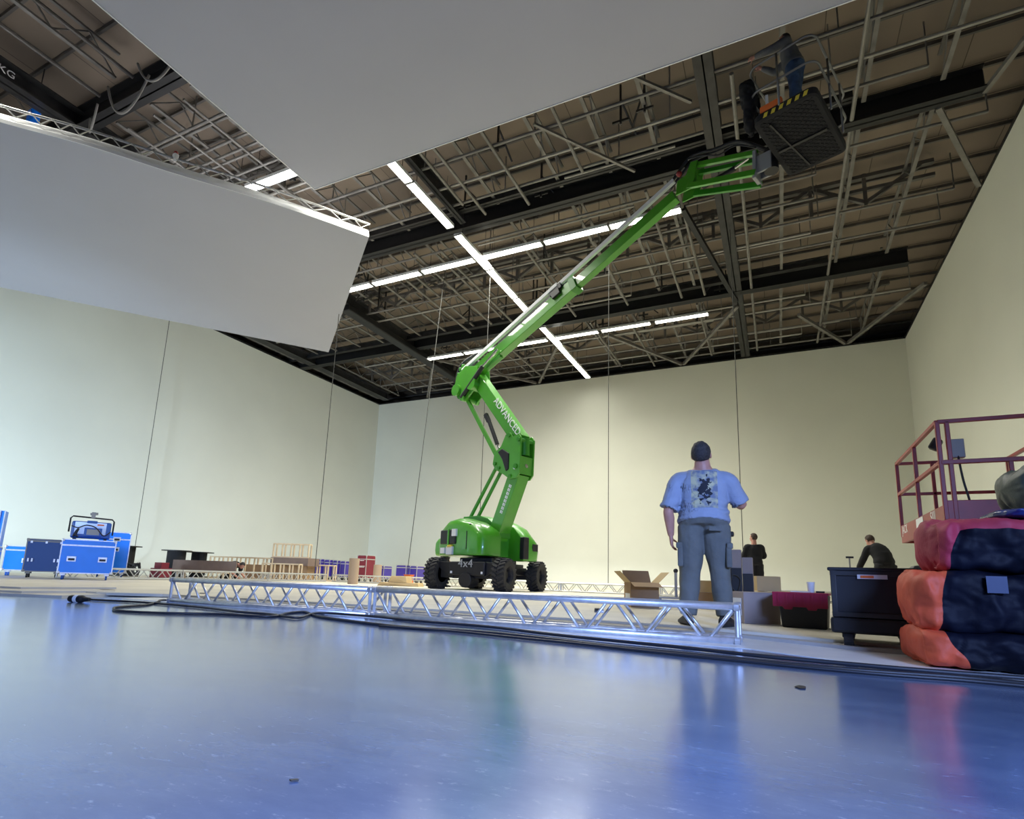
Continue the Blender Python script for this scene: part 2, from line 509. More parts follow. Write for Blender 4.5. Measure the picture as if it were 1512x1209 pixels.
# lattice joists, one bay long
def joist(L):
    q = MB()
    n = max(4, int(L / .62)) // 2 * 2
    q.bar((0, 0, .03), (0, L, .03), .10, .05)
    q.bar((0, 0, .72), (0, L, .72), .08, .05)
    for i in range(n):
        a, b = i * L / n, (i + 1) * L / n
        q.bar((0, a, .05 if i % 2 == 0 else .7), (0, b, .7 if i % 2 == 0 else .05), .03, .03, side=(1, 0, 0))
    return q
proto = {}
def put_joist(x, y0, y1, z):
    L = round(y1 - y0, 2)
    if L not in proto:
        proto[L] = joist(L).build('ceiling_joist', STEEL_G); p = proto[L]
    else:
        p = proto[L].copy(); COL.objects.link(p)
    p.location = (x, y0, z); struct(p)
jx = [.63, 2.45, 4.05, -2.55, -3.95, -5.5, -7.7, -11.2, -12.8, -14.4, -15.9, -18.2, -19.8, -21.4, -22.8]
for x in jx:
    for y0, y1 in ((7.3, 14.4), (15.1, 22.2), (22.95, 29.5)):
        if y0 < 9 and -11 > x > -23 or y0 > 9 or x > -11:
            put_joist(x, y0, y1, 12.35 + random.uniform(-.05, .05))
for x in (-12.8, -14.6, -18.4, -20.5):
    put_joist(x, -.5, 6.5, 12.5)
# second, finer hanging grid: straight pipes across and along
def pipe(a, b, r, m, hang=0):
    q = MB().cyl(a, b, r, n=8)
    if hang:
        a, b = V(a), V(b)
        n = max(2, int((b - a).length / hang))
        for i in range(n + 1):
            p = a + (b - a) * (i / n)
            q.bar(p, (p.x, p.y, 13.3), .03, .03)
    return struct(q.build('ceiling_pipe', m))
rp = random.Random(3)
yy = 8.2
while yy < 29:
    if min(abs(yy - t) for t in (14.75, 22.6)) > .5:
        x0 = rp.uniform(-23.5, -19) if rp.random() < .6 else rp.uniform(-16, -9)
        x1 = rp.choice([-1.4, 1.5, 3.6, 5.2, -5])
        pipe((x0, yy, 12.12), (x1, yy, 12.12), .042, rp.choice([STEEL_L, STEEL_L, STEEL_G]), hang=3.3)
        if rp.random() < .5:
            xa = rp.uniform(-14, 0); pipe((xa, yy + .3, 12.2), (xa + rp.uniform(2, 6), yy + .3, 12.2), .035, STEEL_L)
    yy += rp.choice([.8, .95, 1.1])
for x, y0, y1 in ((-8.55, 10.9, 13.6), (-8.1, 10.6, 14.3), (-6.6, 11, 14.4), (-4.6, 10.6, 13.7), (-13.3, 10.5, 14.2), (-13.0, 16, 22), (-11.6, 15.3, 21.5), (-10.6, 15.5, 22.1), (-7.7, 16, 22.2), (-5.3, 17, 22), (-3.1, 15.2, 22.2), (-2.2, 14.9, 22.3), (-.45, 12, 29), (-12, 23, 29), (-7.3, 23, 28.8), (-5.6, 23, 29.3), (-2.6, 23, 28.9), (2.2, 7, 29)):
    pipe((x, y0, 12.06), (x, y1, 12.06), .05, STEEL_G)
# deep roof trusses standing over the hanging grid
for yt in (10.9, 18.7, 26.3):
    q = MB()
    q.bar((-23, yt, 13.2), (4.8, yt, 13.2), .16, .12)
    q.bar((-23, yt, 12.75), (4.8, yt, 12.75), .12, .10)
    x = -22.5; i = 0
    while x < 3.5:
        q.bar((x, yt, 12.3 if i % 2 else 13.2), (x + 1.5, yt, 13.2 if i % 2 else 12.3), .11, .11, side=(0, 1, 0))
        q.bar((x, yt, 12.2), (x, yt, 13.3), .10, .10, side=(0, 1, 0))
        x += 1.5; i += 1
    struct(q.build('roof_truss', STEEL_P))
# clutter of upright droppers among the joists
for i in range(46):
    x, y = rp.uniform(-16.5, -1.2), rp.uniform(10.4, 28)
    a = V((x, y, 12.15)); q = MB()
    q.bar(a, a + V((0, 0, 1.2)), .05, .05)
    q.bar(a + V((-.22, 0, .1)), a + V((.22, 0, .1)), .04, .06)
    q.bar(a + V((0, 0, .75)), a + V((rp.uniform(-.7, .7), rp.uniform(-.7, .7), .1)), .04, .04)
    struct(q.build('ceiling_dropper', STEEL_D))
# diagonal wind braces
for a, b, w, m in (((-4.2, 29.5), (-6.95, 24.4), .13, STEEL_G), ((-4.1, 29.5), (-1.05, 23.7), .13, STEEL_G), ((3.4, 29.5), (1.3, 25.5), .13, STEEL_G),
                   ((3.5, 29.5), (5.6, 24.4), .13, STEEL_G), ((4.04, 14.9), (5.75, 18.6), .12, STEEL_G), ((-2.2, 16.4), (-1.07, 23.2), .16, STEEL_B),
                   ((-12.5, 29.5), (-9.3, 24.4), .12, STEEL_G), ((-12.7, 29.5), (-16.4, 24.2), .12, STEEL_G), ((-20.5, 29.5), (-17, 24.8), .12, STEEL_G),
                   ((-5.2, 11.5), (-3.2, 14.2), .07, STEEL_G), ((-1.4, 12.4), (-3.2, 10.4), .07, STEEL_G), ((4.9, 14.8), (5.8, 11.6), .1, STEEL_G)):
    struct(MB().bar((*a, 12.02), (*b, 12.02), w, w).build('roof_brace', m))
# crosswise bar group under the near boards, upper left
for x0, x1, y, z in ((-16.4, -11.9, 8.0, 12.0), (-16.4, -10, 9.3, 12.05), (-15.5, -10.5, 9.75, 12.0), (-15.6, -11, 8.8, 12.1)):
    pipe((x0, y, z), (x1, y, z), .04, STEEL_G)
for x in (-13.0, -14.2, -15.3):
    pipe((x, 7.3, 12.0), (x, 10.2, 12.0), .035, STEEL_G)
for x in (-11.9, -14.0, -15.4):
    pipe((x, 1.5, 12.4), (x, 6.6, 12.4), .05, STEEL_P)
# festoon cables looping under the near beam
for (x, y), (x2, y2), dz in (((-14.4, 6.3), (-13.1, 6.5), .9), ((-13.05, 6.2), (-11.9, 6.4), .6), ((-15.9, 6.7), (-15.2, 6.5), .6), ((-12.1, 6.7), (-11.2, 6.9), .5)):
    pts = [V((x + (x2 - x) * t / 8, y + (y2 - y) * t / 8, 12.0 - dz * (1 - (t / 4 - 1) ** 2))) for t in range(9)]
    struct(MB().tube(pts, .028, smooth=3).build('festoon_cable', FESTOON, smooth=True))
text('MAX  KG', 'beam_lettering', WHITE_D, None, (-16.51, 4.28, 12.12), (0, 1, 0), (0, 0, 1), .25).__setitem__('kind', 'structure')

# ---- batten lights
def batten():
    t = thing('batten_light', '-', 'ceiling light', group='bright tube battens on the roof steel')
    MB().box((0, 0, .08), (2.22, .30, .07)).build('housing', WHITE_D, t, bevel=.01)
    MB().box((0, 0, .030), (2.20, .24, .012)).build('diffuser', TUBE_E, t)
    q = MB()
    for s in (-1, 1): q.box((0, s * .14, .045), (2.22, .022, .055))
    q.build('reflector', WHITE_D, t)
    for s in (-1, 1): MB().cyl((s * .8, 0, .1), (s * .8, 0, 1.68), .008, n=6).build('hanger_rod', STEEL_D, t)
    for s in (-1, 1): MB().box((s * 1.125, 0, .03), (.03, .27, .06)).build('end_cap', GREYP, t)
    return t
TUBE_E = mat('lit_tube_diffuser', (1, .99, .90), .4, emit=14)
ord_ = ['first', 'second', 'third', 'fourth', 'fifth', 'sixth', 'seventh', 'eighth']
fix = []
BATTEN_W = 150
for i, y in enumerate((10.86, 13.26, 16.05, 18.45, 20.85, 23.8, 26.2, 28.6)):
    fix.append(((-9.52, y), PI / 2, ord_[i] + ' batten light from the near end of the long lengthwise row'))
for i, x in enumerate((-15.67, -13.27, -10.87, -8.15, -5.75, -3.4)):
    fix.append(((x, 16.47), 0, ord_[i] + ' batten light from the left in the crosswise row behind the boom'))
for i, x in enumerate((-15.76, -13.36, -10.96, -8.35, -5.9, -3.4)):
    fix.append(((x, 24.05), 0, ord_[i] + ' batten light from the left in the farthest crosswise row'))
for i, x in enumerate((-15.62, -13.22)):
    fix.append(((x, 10.35), 0, ['left', 'right'][i] + ' batten light of the pair between the two hanging white panels'))
fix.append(((-15.6, 3.85), 0, 'batten light in the top left corner above the curved panel'))
b0 = batten()
for i, ((x, y), r, lab) in enumerate(fix):
    z = 11.55 if i < 8 else 11.8
    k = (z - .42) / 11.58
    l = bpy.data.lights.new('batten_glow', 'AREA'); l.shape = 'RECTANGLE'; l.size, l.size_y = 2.2, .24; l.energy = BATTEN_W * (.12 if i == 7 else .42 if i in (6, 14, 15, 16, 17, 18, 19) else 1); l.color = (1, .985, .88); l.spread = math.radians(142)
    lo = bpy.data.objects.new('batten_glow', l); COL.objects.link(lo); lo.location = (x * k, y * k, z + .018); lo.rotation_euler = (0, 0, r)
    if i == 0: b0.location = (x * k, y * k, z); b0.rotation_euler = (0, 0, r); b0['label'] = lab
    else: copy_tree(b0, (x * k, y * k, z), r, lab)

# ---- hanging white panels
t = thing('ceiling_panel', 'huge flat white panel hanging overhead, its corner pointing at the strip lights', 'panel', (-2.5, 2, 10.2))
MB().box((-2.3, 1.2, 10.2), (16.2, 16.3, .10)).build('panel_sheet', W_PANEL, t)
q = MB()
for a, b in (((-10.41, -6.9), (-10.41, 9.36)), ((-10.41, 9.36), (5.7, 9.36))):
    q.bar((*a, 10.2), (*b, 10.2), .02, .13)
q.build('edge_trim', W_RIM, t)

near = [V((-18.4, .2, 0)), V((-16.4, 2.35, 0)), V((-14.53, 4.58, 0)), V((-13.5, 5.74, 0)), V((-12.55, 7.06, 0)), V((-11.23, 8.77, 0)), V((-9.86, 10.91, 0))]
nearc = catmull(near, 4)
poly = nearc + [V((-16.88, 16.83, 0)), V((-24.3, 7.4, 0)), V((-24.3, .2, 0))]
t = thing('curved_panel', 'big grey-white panel with a curved bright rim hanging at upper left', 'panel', (-16, 8, 9.6))
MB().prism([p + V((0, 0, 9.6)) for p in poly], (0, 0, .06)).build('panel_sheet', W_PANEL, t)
q = MB()
rings = []
for i, p in enumerate(nearc):
    d = (nearc[min(i + 1, len(nearc) - 1)] - nearc[max(i - 1, 0)]).normalized(); nn = V((d.y, -d.x, 0))
    pf = [(.004, -.004), (0, .08), (-.12, .28), (-.2, .28), (-.2, .07), (-.01, .07), (-.01, -.004)]
    rings.append([p + nn * a + V((0, 0, 9.6 + z)) for a, z in pf])
MB().loft(rings).build('rim', W_RIM, t, smooth=False)
up = [p + V((0, 0, 10.0)) for p in nearc]
MB().tube([p + V((-.02, .02, 0)) for p in up], .03).build('rim_chord', ALU_FAR, t, smooth=True)
MB().tube([p + V((-.3, .28, .02)) for p in up], .03).build('rim_chord', ALU_FAR, t, smooth=True)
q = MB()
for i in range(0, len(up) - 1):
    a = up[i]; b = up[i + 1]; m_ = (a + b) / 2 - V((0, 0, .2))
    q.cyl(a, m_, .014, n=6).cyl(m_, b, .014, n=6)
q.build('rim_lacing', ALU_FAR, t)

# ------------------------------------------------------------------ box trusses
def truss(label, a, b, h=.29, z=0.0, far=False, group=None):
    """square truss section lying on the floor from a to b (centre line)"""
    a, b = V((*a, z)), V((*b, z)); L = (b - a).length
    rz = math.atan2(b.y - a.y, b.x - a.x)
    t = thing('box_truss', label, 'truss', a, rz, group)
    M = world_of(t)
    r = .026; e = h / 2 - r; n = 6 if far else 14
    m = ALU_FAR if far else ALU
    P = lambda x, y, zz: M @ V((x, y, zz))
    for y in (-e, e):
        for zz in (r, h - r):
            MB().cyl(P(0, y, zz), P(L, y, zz), r, n=n).build('chord', m, t, smooth=not far)
    k = max(2, round(L / .47))
    rr = .0125
    for y in (-e, e):
        q = MB()
        for i in range(k):
            x0, x1, x2 = L * i / k, L * (i + .5) / k, L * (i + 1) / k
            q.cyl(P(x0 + .03, y, h - r), P(x1 - .02, y, r), rr, n=8).cyl(P(x1 + .02, y, r), P(x2 - .03, y, h - r), rr, n=8)
        q.build('lacing', m, t, smooth=not far)
    q = MB()
    for i in range(k):
        x0, x1 = L * i / k, L * (i + 1) / k
        s = 1 if i % 2 else -1
        q.cyl(P(x0 + .03, -e * s, r), P(x1 - .03, e * s, r), rr, n=8)
    q.build('bottom_lacing', m, t)
    for x in (.02, L - .02):
        q = MB()
        q.cyl(P(x, -e, r), P(x, -e, h - r), .017, n=8).cyl(P(x, e, r), P(x, e, h - r), .017, n=8)
        q.cyl(P(x, -e, r), P(x, e, r), .017, n=8).cyl(P(x, -e, h - r), P(x, e, h - r), .017, n=8)
        if not far:
            for y in (-e, e):
                for zz in (r, h - r): q.cyl(P(x - .018, y, zz), P(x + .018, y, zz), r + .006, n=14)
        q.build('end_frame', m, t)
    return t
truss('right silver box truss section in the foreground, its end beside the big grey carton', (-3.57, 4.56), (-.27, 4.56))
truss('left silver box truss section in the foreground, joined to the right one', (-6.62, 4.56), (-3.59, 4.56))
lt = ['section of far truss just right of the boom lift wheels', 'section of far truss behind the open cardboard box', 'section of far truss behind the standing man']
for i, (x0, x1, lab) in enumerate(((-6.1, -3.1, lt[0]), (-3.08, -.4, lt[1]), (-.38, 2.6, lt[2]))):
    truss('dull silver ' + lab, (x0, 16.55), (x1, 16.55), z=.05, far=True, group='truss ring around the stage deck')
for i, (x0, x1, lab) in enumerate(((-9.12, -6.12, 'section of far truss seen between the boom lift wheels'), (-12.14, -9.14, 'section of far truss left of the boom lift beside the plaster board pile'), (-15.2, -12.16, 'section of far truss in front of the dark red case'))):
    truss('dull silver ' + lab, (x0, 16.55), (x1, 16.55), z=.05, far=True, group='truss ring around the stage deck')
for i, (y0, y1, lab) in enumerate(((7.6, 10.6, 'section of left truss run beside the tall blue case'), (10.62, 13.6, 'section of left truss run in front of the brown board'), (13.62, 16.3, 'section of left truss run in front of the low timber frames'))):
    truss('dull silver ' + lab, (-15.5, y0), (-15.5, y1), z=.05, far=True, group='truss ring around the stage deck')

# ------------------------------------------------------------------ green boom lift
T0 = V((-7.5, 14.35, .05))
US, UN, UZ = V((.9404, -.3401, 0)), V((-.3401, -.9404, 0)), V((0, 0, 1))   # along boom, towards the camera side, up
def B(s, t, z): return T0 + US * s + UN * t + UZ * (z - .05)
lift = thing('boom_lift', 'lime green articulated boom lift on four black off-road tyres', 'boom lift', T0)
def lbar(a, b, w, h, name=None, m=GREEN, par=None, bevel=.012):
    q = MB().bar(B(*a), B(*b), w, h, side=UN)
    return q.build(name, m, par or lift, bevel=bevel) if name else q
# wheels
def wheel(c, out):
    c = V(c); x = V((out, 0, 0)); R = .43; w = .34
    prof = [(.24, -w * .5), (.36, -w * .52), (R - .035, -w * .46), (R - .025, 0), (R - .035, w * .46), (.36, w * .52), (.24, w * .5), (.2, w * .3), (.2, -w * .3)]
    q = MB().lathe(prof + prof[:1], c, x, n=36)
    for i in range(22):
        for s in (-1, 1):
            a = (i + (.5 if s > 0 else 0)) * 2 * PI / 22
            d = V((0, math.cos(a), math.sin(a))); tn = V((0, -math.sin(a), math.cos(a)))
            p0 = c + d * (R - .012) + x * (s * .012) + tn * .03
            p1 = c + d * (R - .02) + x * (s * w * .5) - tn * .05
            q.bar(p0, p1, .055, .05, side=tn)
    o = q.build('wheel', RUBBER, lift)
    q = MB().lathe([(.001, .02), (.11, .02), (.12, -.02), (.2, -.03), (.22, .03), (.245, .10), (.245, -.08), (.001, -.08)], c + x * .05, x, n=24)
    for k in range(8):
        a = k * PI / 4
        q.cyl(c + x * .05 + V((0, .155 * math.cos(a), .155 * math.sin(a))), c + x * .09 + V((0, .155 * math.cos(a), .155 * math.sin(a))), .014, n=6)
    q.build('wheel_hub', STEEL_B, o)
for x, y, s in ((-8.55, 13.3, -1), (-6.5, 13.3, 1), (-6.45, 15.4, 1), (-8.5, 15.4, -1)):
    wheel((x, y, .48), s)
# chassis
q = MB()
q.box((-7.5, 14.35, .66), (1.15, 2.3, .30)).box((-7.5, 14.35, .86), (1.0, 1.6, .14))
q.box((-7.5, 13.3, .50), (1.75, .22, .26)).box((-7.5, 15.4, .50), (1.75, .22, .26))
q.box((-7.5, 13.12, .62), (1.1, .12, .36))
for s in (-1, 1):
    q.prism([(-7.5 + s * .45, 13.15, .35), (-7.5 + s * .9, 13.15, .62), (-7.5 + s * .9, 13.15, .8), (-7.5 + s * .45, 13.15, .8)], (0, .3, 0))
    q.box((-7.5 + s * .62, 14.35, .60), (.18, 2.2, .22))
q.cyl((-7.5, 13.0, .32), (-7.5, 13.45, .32), .2, n=14)
q.build('chassis', BLACK, lift, bevel=.02)
MB().cyl((-7.5, 14.35, .9), (-7.5, 14.35, 1.0), .48, n=28).build('slewing_ring', STEEL_B, lift)
q = MB()
q.box((-7.95, 13.045, .52), (.05, .03, .06)).box((-7.02, 13.045, .52), (.05, .03, .06))
q.build('front_reflector', WHITE_D, lift)
text('4x4', 'four_by_four_lettering', GREYP, lift, (-7.52, 13.04, .66), (1, 0, 0), (0, 0, 1), .30, .008, 'CENTER')
# turret hoods (side profile, extruded across the boom line)
def hood(name, prof, t0, t1, m=GREEN, inset=.12, bev=.07):
    """profile in (s,z); rounded: shrunk end sections"""
    n = len(prof); cs = sum(p[0] for p in prof) / n; cz = min(p[1] for p in prof)
    rings = []
    for f, k in ((0, 1), (.45, 1), (.8, .97), (.95, .9), (1, .8)):
        t = t0 + (t1 - t0) * f
        rings.append([B(cs + (s - cs) * k, t, cz + .02 * (1 - k) + (z - cz) * (k if z > cz + .3 else 1)) for s, z in prof])
    o = MB().loft(rings).build(name, m, lift, bevel=bev, seg=3)
    o.data.shade_smooth()
    return o
hood('hood', [(-1.18, .98), (-1.2, 1.3), (-1.12, 1.75), (-.8, 2.0), (-.35, 2.06), (.2, 1.93), (.72, 1.66), (.80, 1.5), (.80, .98)], .30, 1.0)
hood('tail_bumper', [(-1.55, .98), (-1.6, 1.15), (-1.58, 1.45), (-1.45, 1.55), (-1.0, 1.55), (-1.0, .98)], -.85, .8)
hood('engine_cowl', [(-.9, .98), (-.9, 1.7), (-.5, 2.08), (.1, 2.06), (.55, 1.85), (.95, 1.45), (1.0, 1.2), (.96, .90), (.7, .88)], -.42, -1.1)
MB().bar(B(.86, -.47, 1.25), B(1.02, -.47, 1.25), .22, .62, side=UN).build('engine_bay', BLACK, lift, bevel=.02)
MB().bar(B(.985, -.86, 1.28), B(1.0, -.86, 1.28), .22, .2, side=UN).build('tail_lamp', BLACK, lift)
lbar((-.9, 0, 1.35), (.50, 0, 1.35), .56, .74, 'turret_frame', GREEN_D)
MB().prism([B(-1.0, .2, 1.7), B(-1.0, .2, 2.18), B(-.3, .2, 2.18), B(.1, .2, 2.08), B(.6, .2, 1.75), B(.6, .2, 1.5)], UN * -.44).build('riser_bracket', GREEN_D, lift, bevel=.02)
# control recess on the near hood
q = MB().bar(B(-.98, 1.0, 1.5), B(-.30, 1.0, 1.5), .09, .40, side=UN)
q.build('control_recess', BLACK, lift, bevel=.03)
lbar((-.62, 1.055, 1.5), (-.56, 1.055, 1.5), .04, .46, 'recess_pillar', GREEN)
for nm, s0, s1, z, h, m in (('decal', -.44, -.26, 1.62, .2, WHITE_D), ('decal', -.92, -.74, 1.12, .16, WHITE_D), ('decal', -.66, -.40, 1.12, .22, WHITE_D), ('decal', -.62, -.44, 1.24, .08, YELLOW)):
    lbar((s0, 1.0, z), (s1, 1.0, z), .13, h, nm, m, bevel=0)
lbar((.14, .99, 1.4), (.16, .99, 1.4), .05, .5, 'hood_gap', BLACK, bevel=0)
lbar((.0, .86, 1.82), (.22, .9, 1.8), .12, .10, 'hood_vent', BLACK, bevel=0)
# lower riser
lr = lbar((.28, 0, 1.45), (1.12, 0, 3.3), .42, .42, 'lower_riser')
q = MB()
rd = (B(1.12, 0, 3.3) - B(.28, 0, 1.45)).normalized(); rn = UN.cross(rd)
for k, (h, l) in enumerate(((.05, 1.0), (.03, .95))):
    for j in range(8):
        p = B(.62, .214, 2.2) + rd * (j * .11) - rn * (k * .06)
        q.bar(p, p + rd * .085, .006, h, side=UN)
q.build('small_lettering', WHITE_D, lr)
# two stabiliser links
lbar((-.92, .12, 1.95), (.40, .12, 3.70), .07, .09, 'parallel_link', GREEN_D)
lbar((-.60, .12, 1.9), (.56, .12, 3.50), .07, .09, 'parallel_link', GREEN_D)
# knuckle plates
kp = [(.42, 3.45), (.30, 3.62), (.36, 3.95), (.62, 4.1), (.80, 4.42), (.98, 4.46), (1.10, 4.3), (1.32, 4.38), (1.42, 4.25), (1.40, 3.25), (1.28, 3.12), (1.0, 3.12), (.8, 3.25)]
for t in (.24, -.29):
    MB().prism([B(s, t, z) for s, z in kp], UN * .05).build('knuckle_plate', GREEN, lift, bevel=.012)
q = MB()
for s, z, r in ((1.25, 3.45, .07), (.95, 4.38, .06), (1.34, 4.2, .06), (.42, 3.62, .05), (.58, 3.48, .05), (1.05, 3.2, .05)):
    q.cyl(B(s, -.31, z), B(s, .33, z), r, n=14)
q.build('knuckle_pin', GREEN_D, lift)
MB().cyl(B(1.27, 0, 4.28), B(1.29, 0, 3.78), .15, n=18).build('knuckle_sleeve', GREEN_D, lift, smooth=False)
MB().bar(B(1.34, 0, 3.24), B(1.36, 0, 3.74), .52, .05, side=UN).build('knuckle_web', GREEN, lift)
MB().bar(B(1.12, 0, 3.2), B(1.12, 0, 4.36), .52, .05, side=UN).build('knuckle_web', GREEN_D, lift)
MB().cyl(B(1.37, 0, 3.48), B(1.392, 0, 3.485), .06, n=16).build('boss_cap', CHROME, lift)
MB().prism([B(s, .26, z) for s, z in ((.52, 3.95), (.7, 4.02), (.98, 3.85), (.98, 3.4), (.88, 3.35), (.72, 3.7))], UN * .06).build('valve_cover', BLACK, lift, bevel=.02)
MB().cyl(B(1.22, .25, 3.42), B(1.22, .31, 3.42), .055, n=14).build('boss_cap', CHROME, lift)
# upper riser with its lettering
ur = lbar((1.18, 0, 4.22), (-.98, 0, 6.75), .34, .40, 'upper_riser')
ud = (B(-.98, 0, 6.75) - B(1.18, 0, 4.22)).normalized(); un_ = ud.cross(UN)
o0 = B(.06, .172, 5.53)
text('ADVANCED', 'advanced_lettering', WHITE, lift, o0 + UN * .002 + un_ * .06, -ud, un_ * 1, .30, .004)
lbar((.40, .1, 3.72), (-1.22, .1, 5.95), .08, .12, 'tie_rod')
q = MB().cyl(B(.0, .26, 5.05), B(.44, .26, 4.2), .06, n=12)
q.build('knuckle_cylinder', BLACK, lift, smooth=False)
MB().cyl(B(.40, .26, 4.27), B(.54, .26, 4.0), .03, n=10).build('cylinder_rod', CHROME, lift)
MB().bar(B(-.12, .26, 5.2), B(.04, .26, 4.95), .09, .12, side=UN).build('cylinder_lug', BLACK, lift)
# upper joint
jp = [(-1.62, 6.75), (-1.72, 6.3), (-1.5, 5.98), (-1.15, 5.82), (-.75, 6.1), (-.55, 6.45), (-.6, 6.85), (-1.2, 7.0)]
for t in (.20, -.26):
    MB().prism([B(s, t, z) for s, z in jp], UN * .06).build('joint_plate', GREEN, lift, bevel=.012)
q = MB()
for s, z, r, w in ((-1.52, 6.25, .19, .36), (-.78, 6.3, .20, .36), (-1.2, 5.92, .09, .34)):
    q.cyl(B(s, -w, z), B(s, w, z), r, n=22)
q.build('joint_boss', GREEN, lift)
q = MB()
for dz, ds in ((.1, 0), (.25, .08), (.33, .2), (.0, .1)):
    q.box(B(-1.66 + ds, .1, 6.75 + dz), (.12, .2, .12), rz=.3)
q.build('joint_valve_block', GREEN_D, lift, bevel=.02)
MB().tube([B(-1.75, .05, 6.4), B(-1.85, .05, 6.8), B(-1.65, .05, 7.2), B(-1.2, .1, 7.3), B(-.8, .1, 7.35)], .05, smooth=4).build('hose_bundle', CABLEM, lift, smooth=True)
# main boom: outer section, inner section, head
bd = (B(6.31, 0, 9.56) - B(-1.35, 0, 6.62)).normalized(); bn = bd.cross(UN) * -1
if bn.z < 0: bn = -bn
def BM(l, off=0, t=0): return B(-1.35, t, 6.62) + bd * l + bn * off
MB().bar(BM(-.1), BM(4.75), .28, .34, side=UN).build('boom_outer', GREEN, lift, bevel=.015)
MB().bar(BM(4.6), BM(7.95), .21, .26, side=UN).build('boom_inner', GREEN, lift, bevel=.012)
q = MB().bar(BM(4.60), BM(4.80), .33, .39, side=UN)
q.build('boom_collar', GREEN_D, lift, bevel=.01)
q = MB().bar(BM(3.95, .21, .1), BM(4.4, .21, .1), .22, .16, side=UN).bar(BM(4.0, .1, .18), BM(4.3, .1, .18), .08, .2, side=UN)
MB().bar(BM(.3, .24), BM(.7, .24), .2, .14, side=UN).build('hose_clamp', BLACK, lift, bevel=.01)
q.build('hose_clamp', BLACK, lift, bevel=.01)
MB().bar(BM(.05, .30, .18), BM(4.3, .30, .18), .10, .11, side=UN).build('hose_carrier', WHITE_D, lift, bevel=.01)
MB().bar(BM(4.3, .29, .14), BM(8.1, .29, .14), .09, .11, side=UN).build('hose_carrier', WHITE_D, lift, bevel=.01)
q = MB()
for o_ in (.34, .40):
    q.tube([BM(1.7, o_ - .14, -.05), BM(2.0, o_, -.05), BM(3.0, o_ + .02, -.05), BM(4.2, o_, -.05), BM(4.6, o_ - .12, 0)], .035, smooth=4)
q.build('boom_hose', CABLEM, lift, smooth=True)
MB().bar(BM(1.6, .27, -.02), BM(4.3, .27, -.02), .12, .12, side=UN).build('hose_tray', STEEL_B, lift)
# lift cylinder
MB().cyl(B(-1.25, .30, 5.95), B(-.30, .30, 6.75), .07, n=14).build('lift_cylinder', BLACK, lift)
MB().cyl(B(-.35, .30, 6.7), B(.25, .22, 7.16), .045, n=12).build('lift_cylinder_rod', CHROME, lift)
MB().bar(B(-.3, .15, 6.72), B(.35, .15, 6.95), .12, .1, side=UN).build('cylinder_bracket', GREEN_D, lift)
# boom head and jib
hp = [(6.15, 9.35), (6.55, 9.35), (6.62, 9.52), (6.72, 9.98), (6.55, 10.02), (6.42, 9.75), (6.2, 9.7)]
for t in (.14, -.18):
    MB().prism([B(s, t, z) for s, z in hp], UN * .04).build('boom_head_plate', GREEN, lift, bevel=.01)
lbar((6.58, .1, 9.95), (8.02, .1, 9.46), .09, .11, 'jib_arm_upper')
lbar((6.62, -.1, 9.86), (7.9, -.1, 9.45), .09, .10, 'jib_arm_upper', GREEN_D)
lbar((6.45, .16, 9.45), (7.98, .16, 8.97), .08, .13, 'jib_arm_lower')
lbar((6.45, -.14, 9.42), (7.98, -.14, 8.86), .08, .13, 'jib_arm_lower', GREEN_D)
lbar((6.6, .1, 9.45), (6.62, .1, 9.95), .08, .09, 'jib_post')
MB().cyl(B(6.75, .02, 9.35), B(7.5, .02, 9.42), .055, n=12).build('jib_cylinder', BLACK, lift)
MB().cyl(B(7.45, .02, 9.42), B(7.8, .02, 9.5), .03, n=10).build('jib_cylinder_rod', CHROME, lift)
q = MB()
for o_, t in ((0, .0), (.07, .08)):
    q.tube([BM(7.9, .3, t), B(6.2, t, 9.95 + o_), B(6.55, t, 10.17 + o_), B(7.1, t, 10.1), B(7.6, t, 10.0), B(8.1, t, 9.55), B(8.3, t, 9.3)], .035, smooth=4)
q.tube([B(6.5, .2, 10.1), B(6.9, .25, 9.95), B(7.25, .25, 9.75), B(7.6, .22, 9.8), B(8.0, .1, 9.6)], .018, smooth=4)
q.build('jib_hose', CABLEM, lift, smooth=True)
MB().sphere(B(6.28, .22, 9.83), .07, 10, 6).build('red_valve', RED_P, lift)
q = MB().bar(B(7.95, 0, 8.85), B(7.98, 0, 9.5), .36, .08, side=UN).bar(B(7.98, .12, 9.15), B(8.3, .12, 9.15), .05, .4, side=UN).bar(B(7.98, -.12, 9.15), B(8.3, -.12, 9.15), .05, .4, side=UN)
q.build('jib_end_bracket', GREYP, lift, bevel=.015)
MB().cyl(B(8.25, 0, 8.95), B(8.25, 0, 9.45), .14, n=18).build('basket_rotator', BLACK, lift)
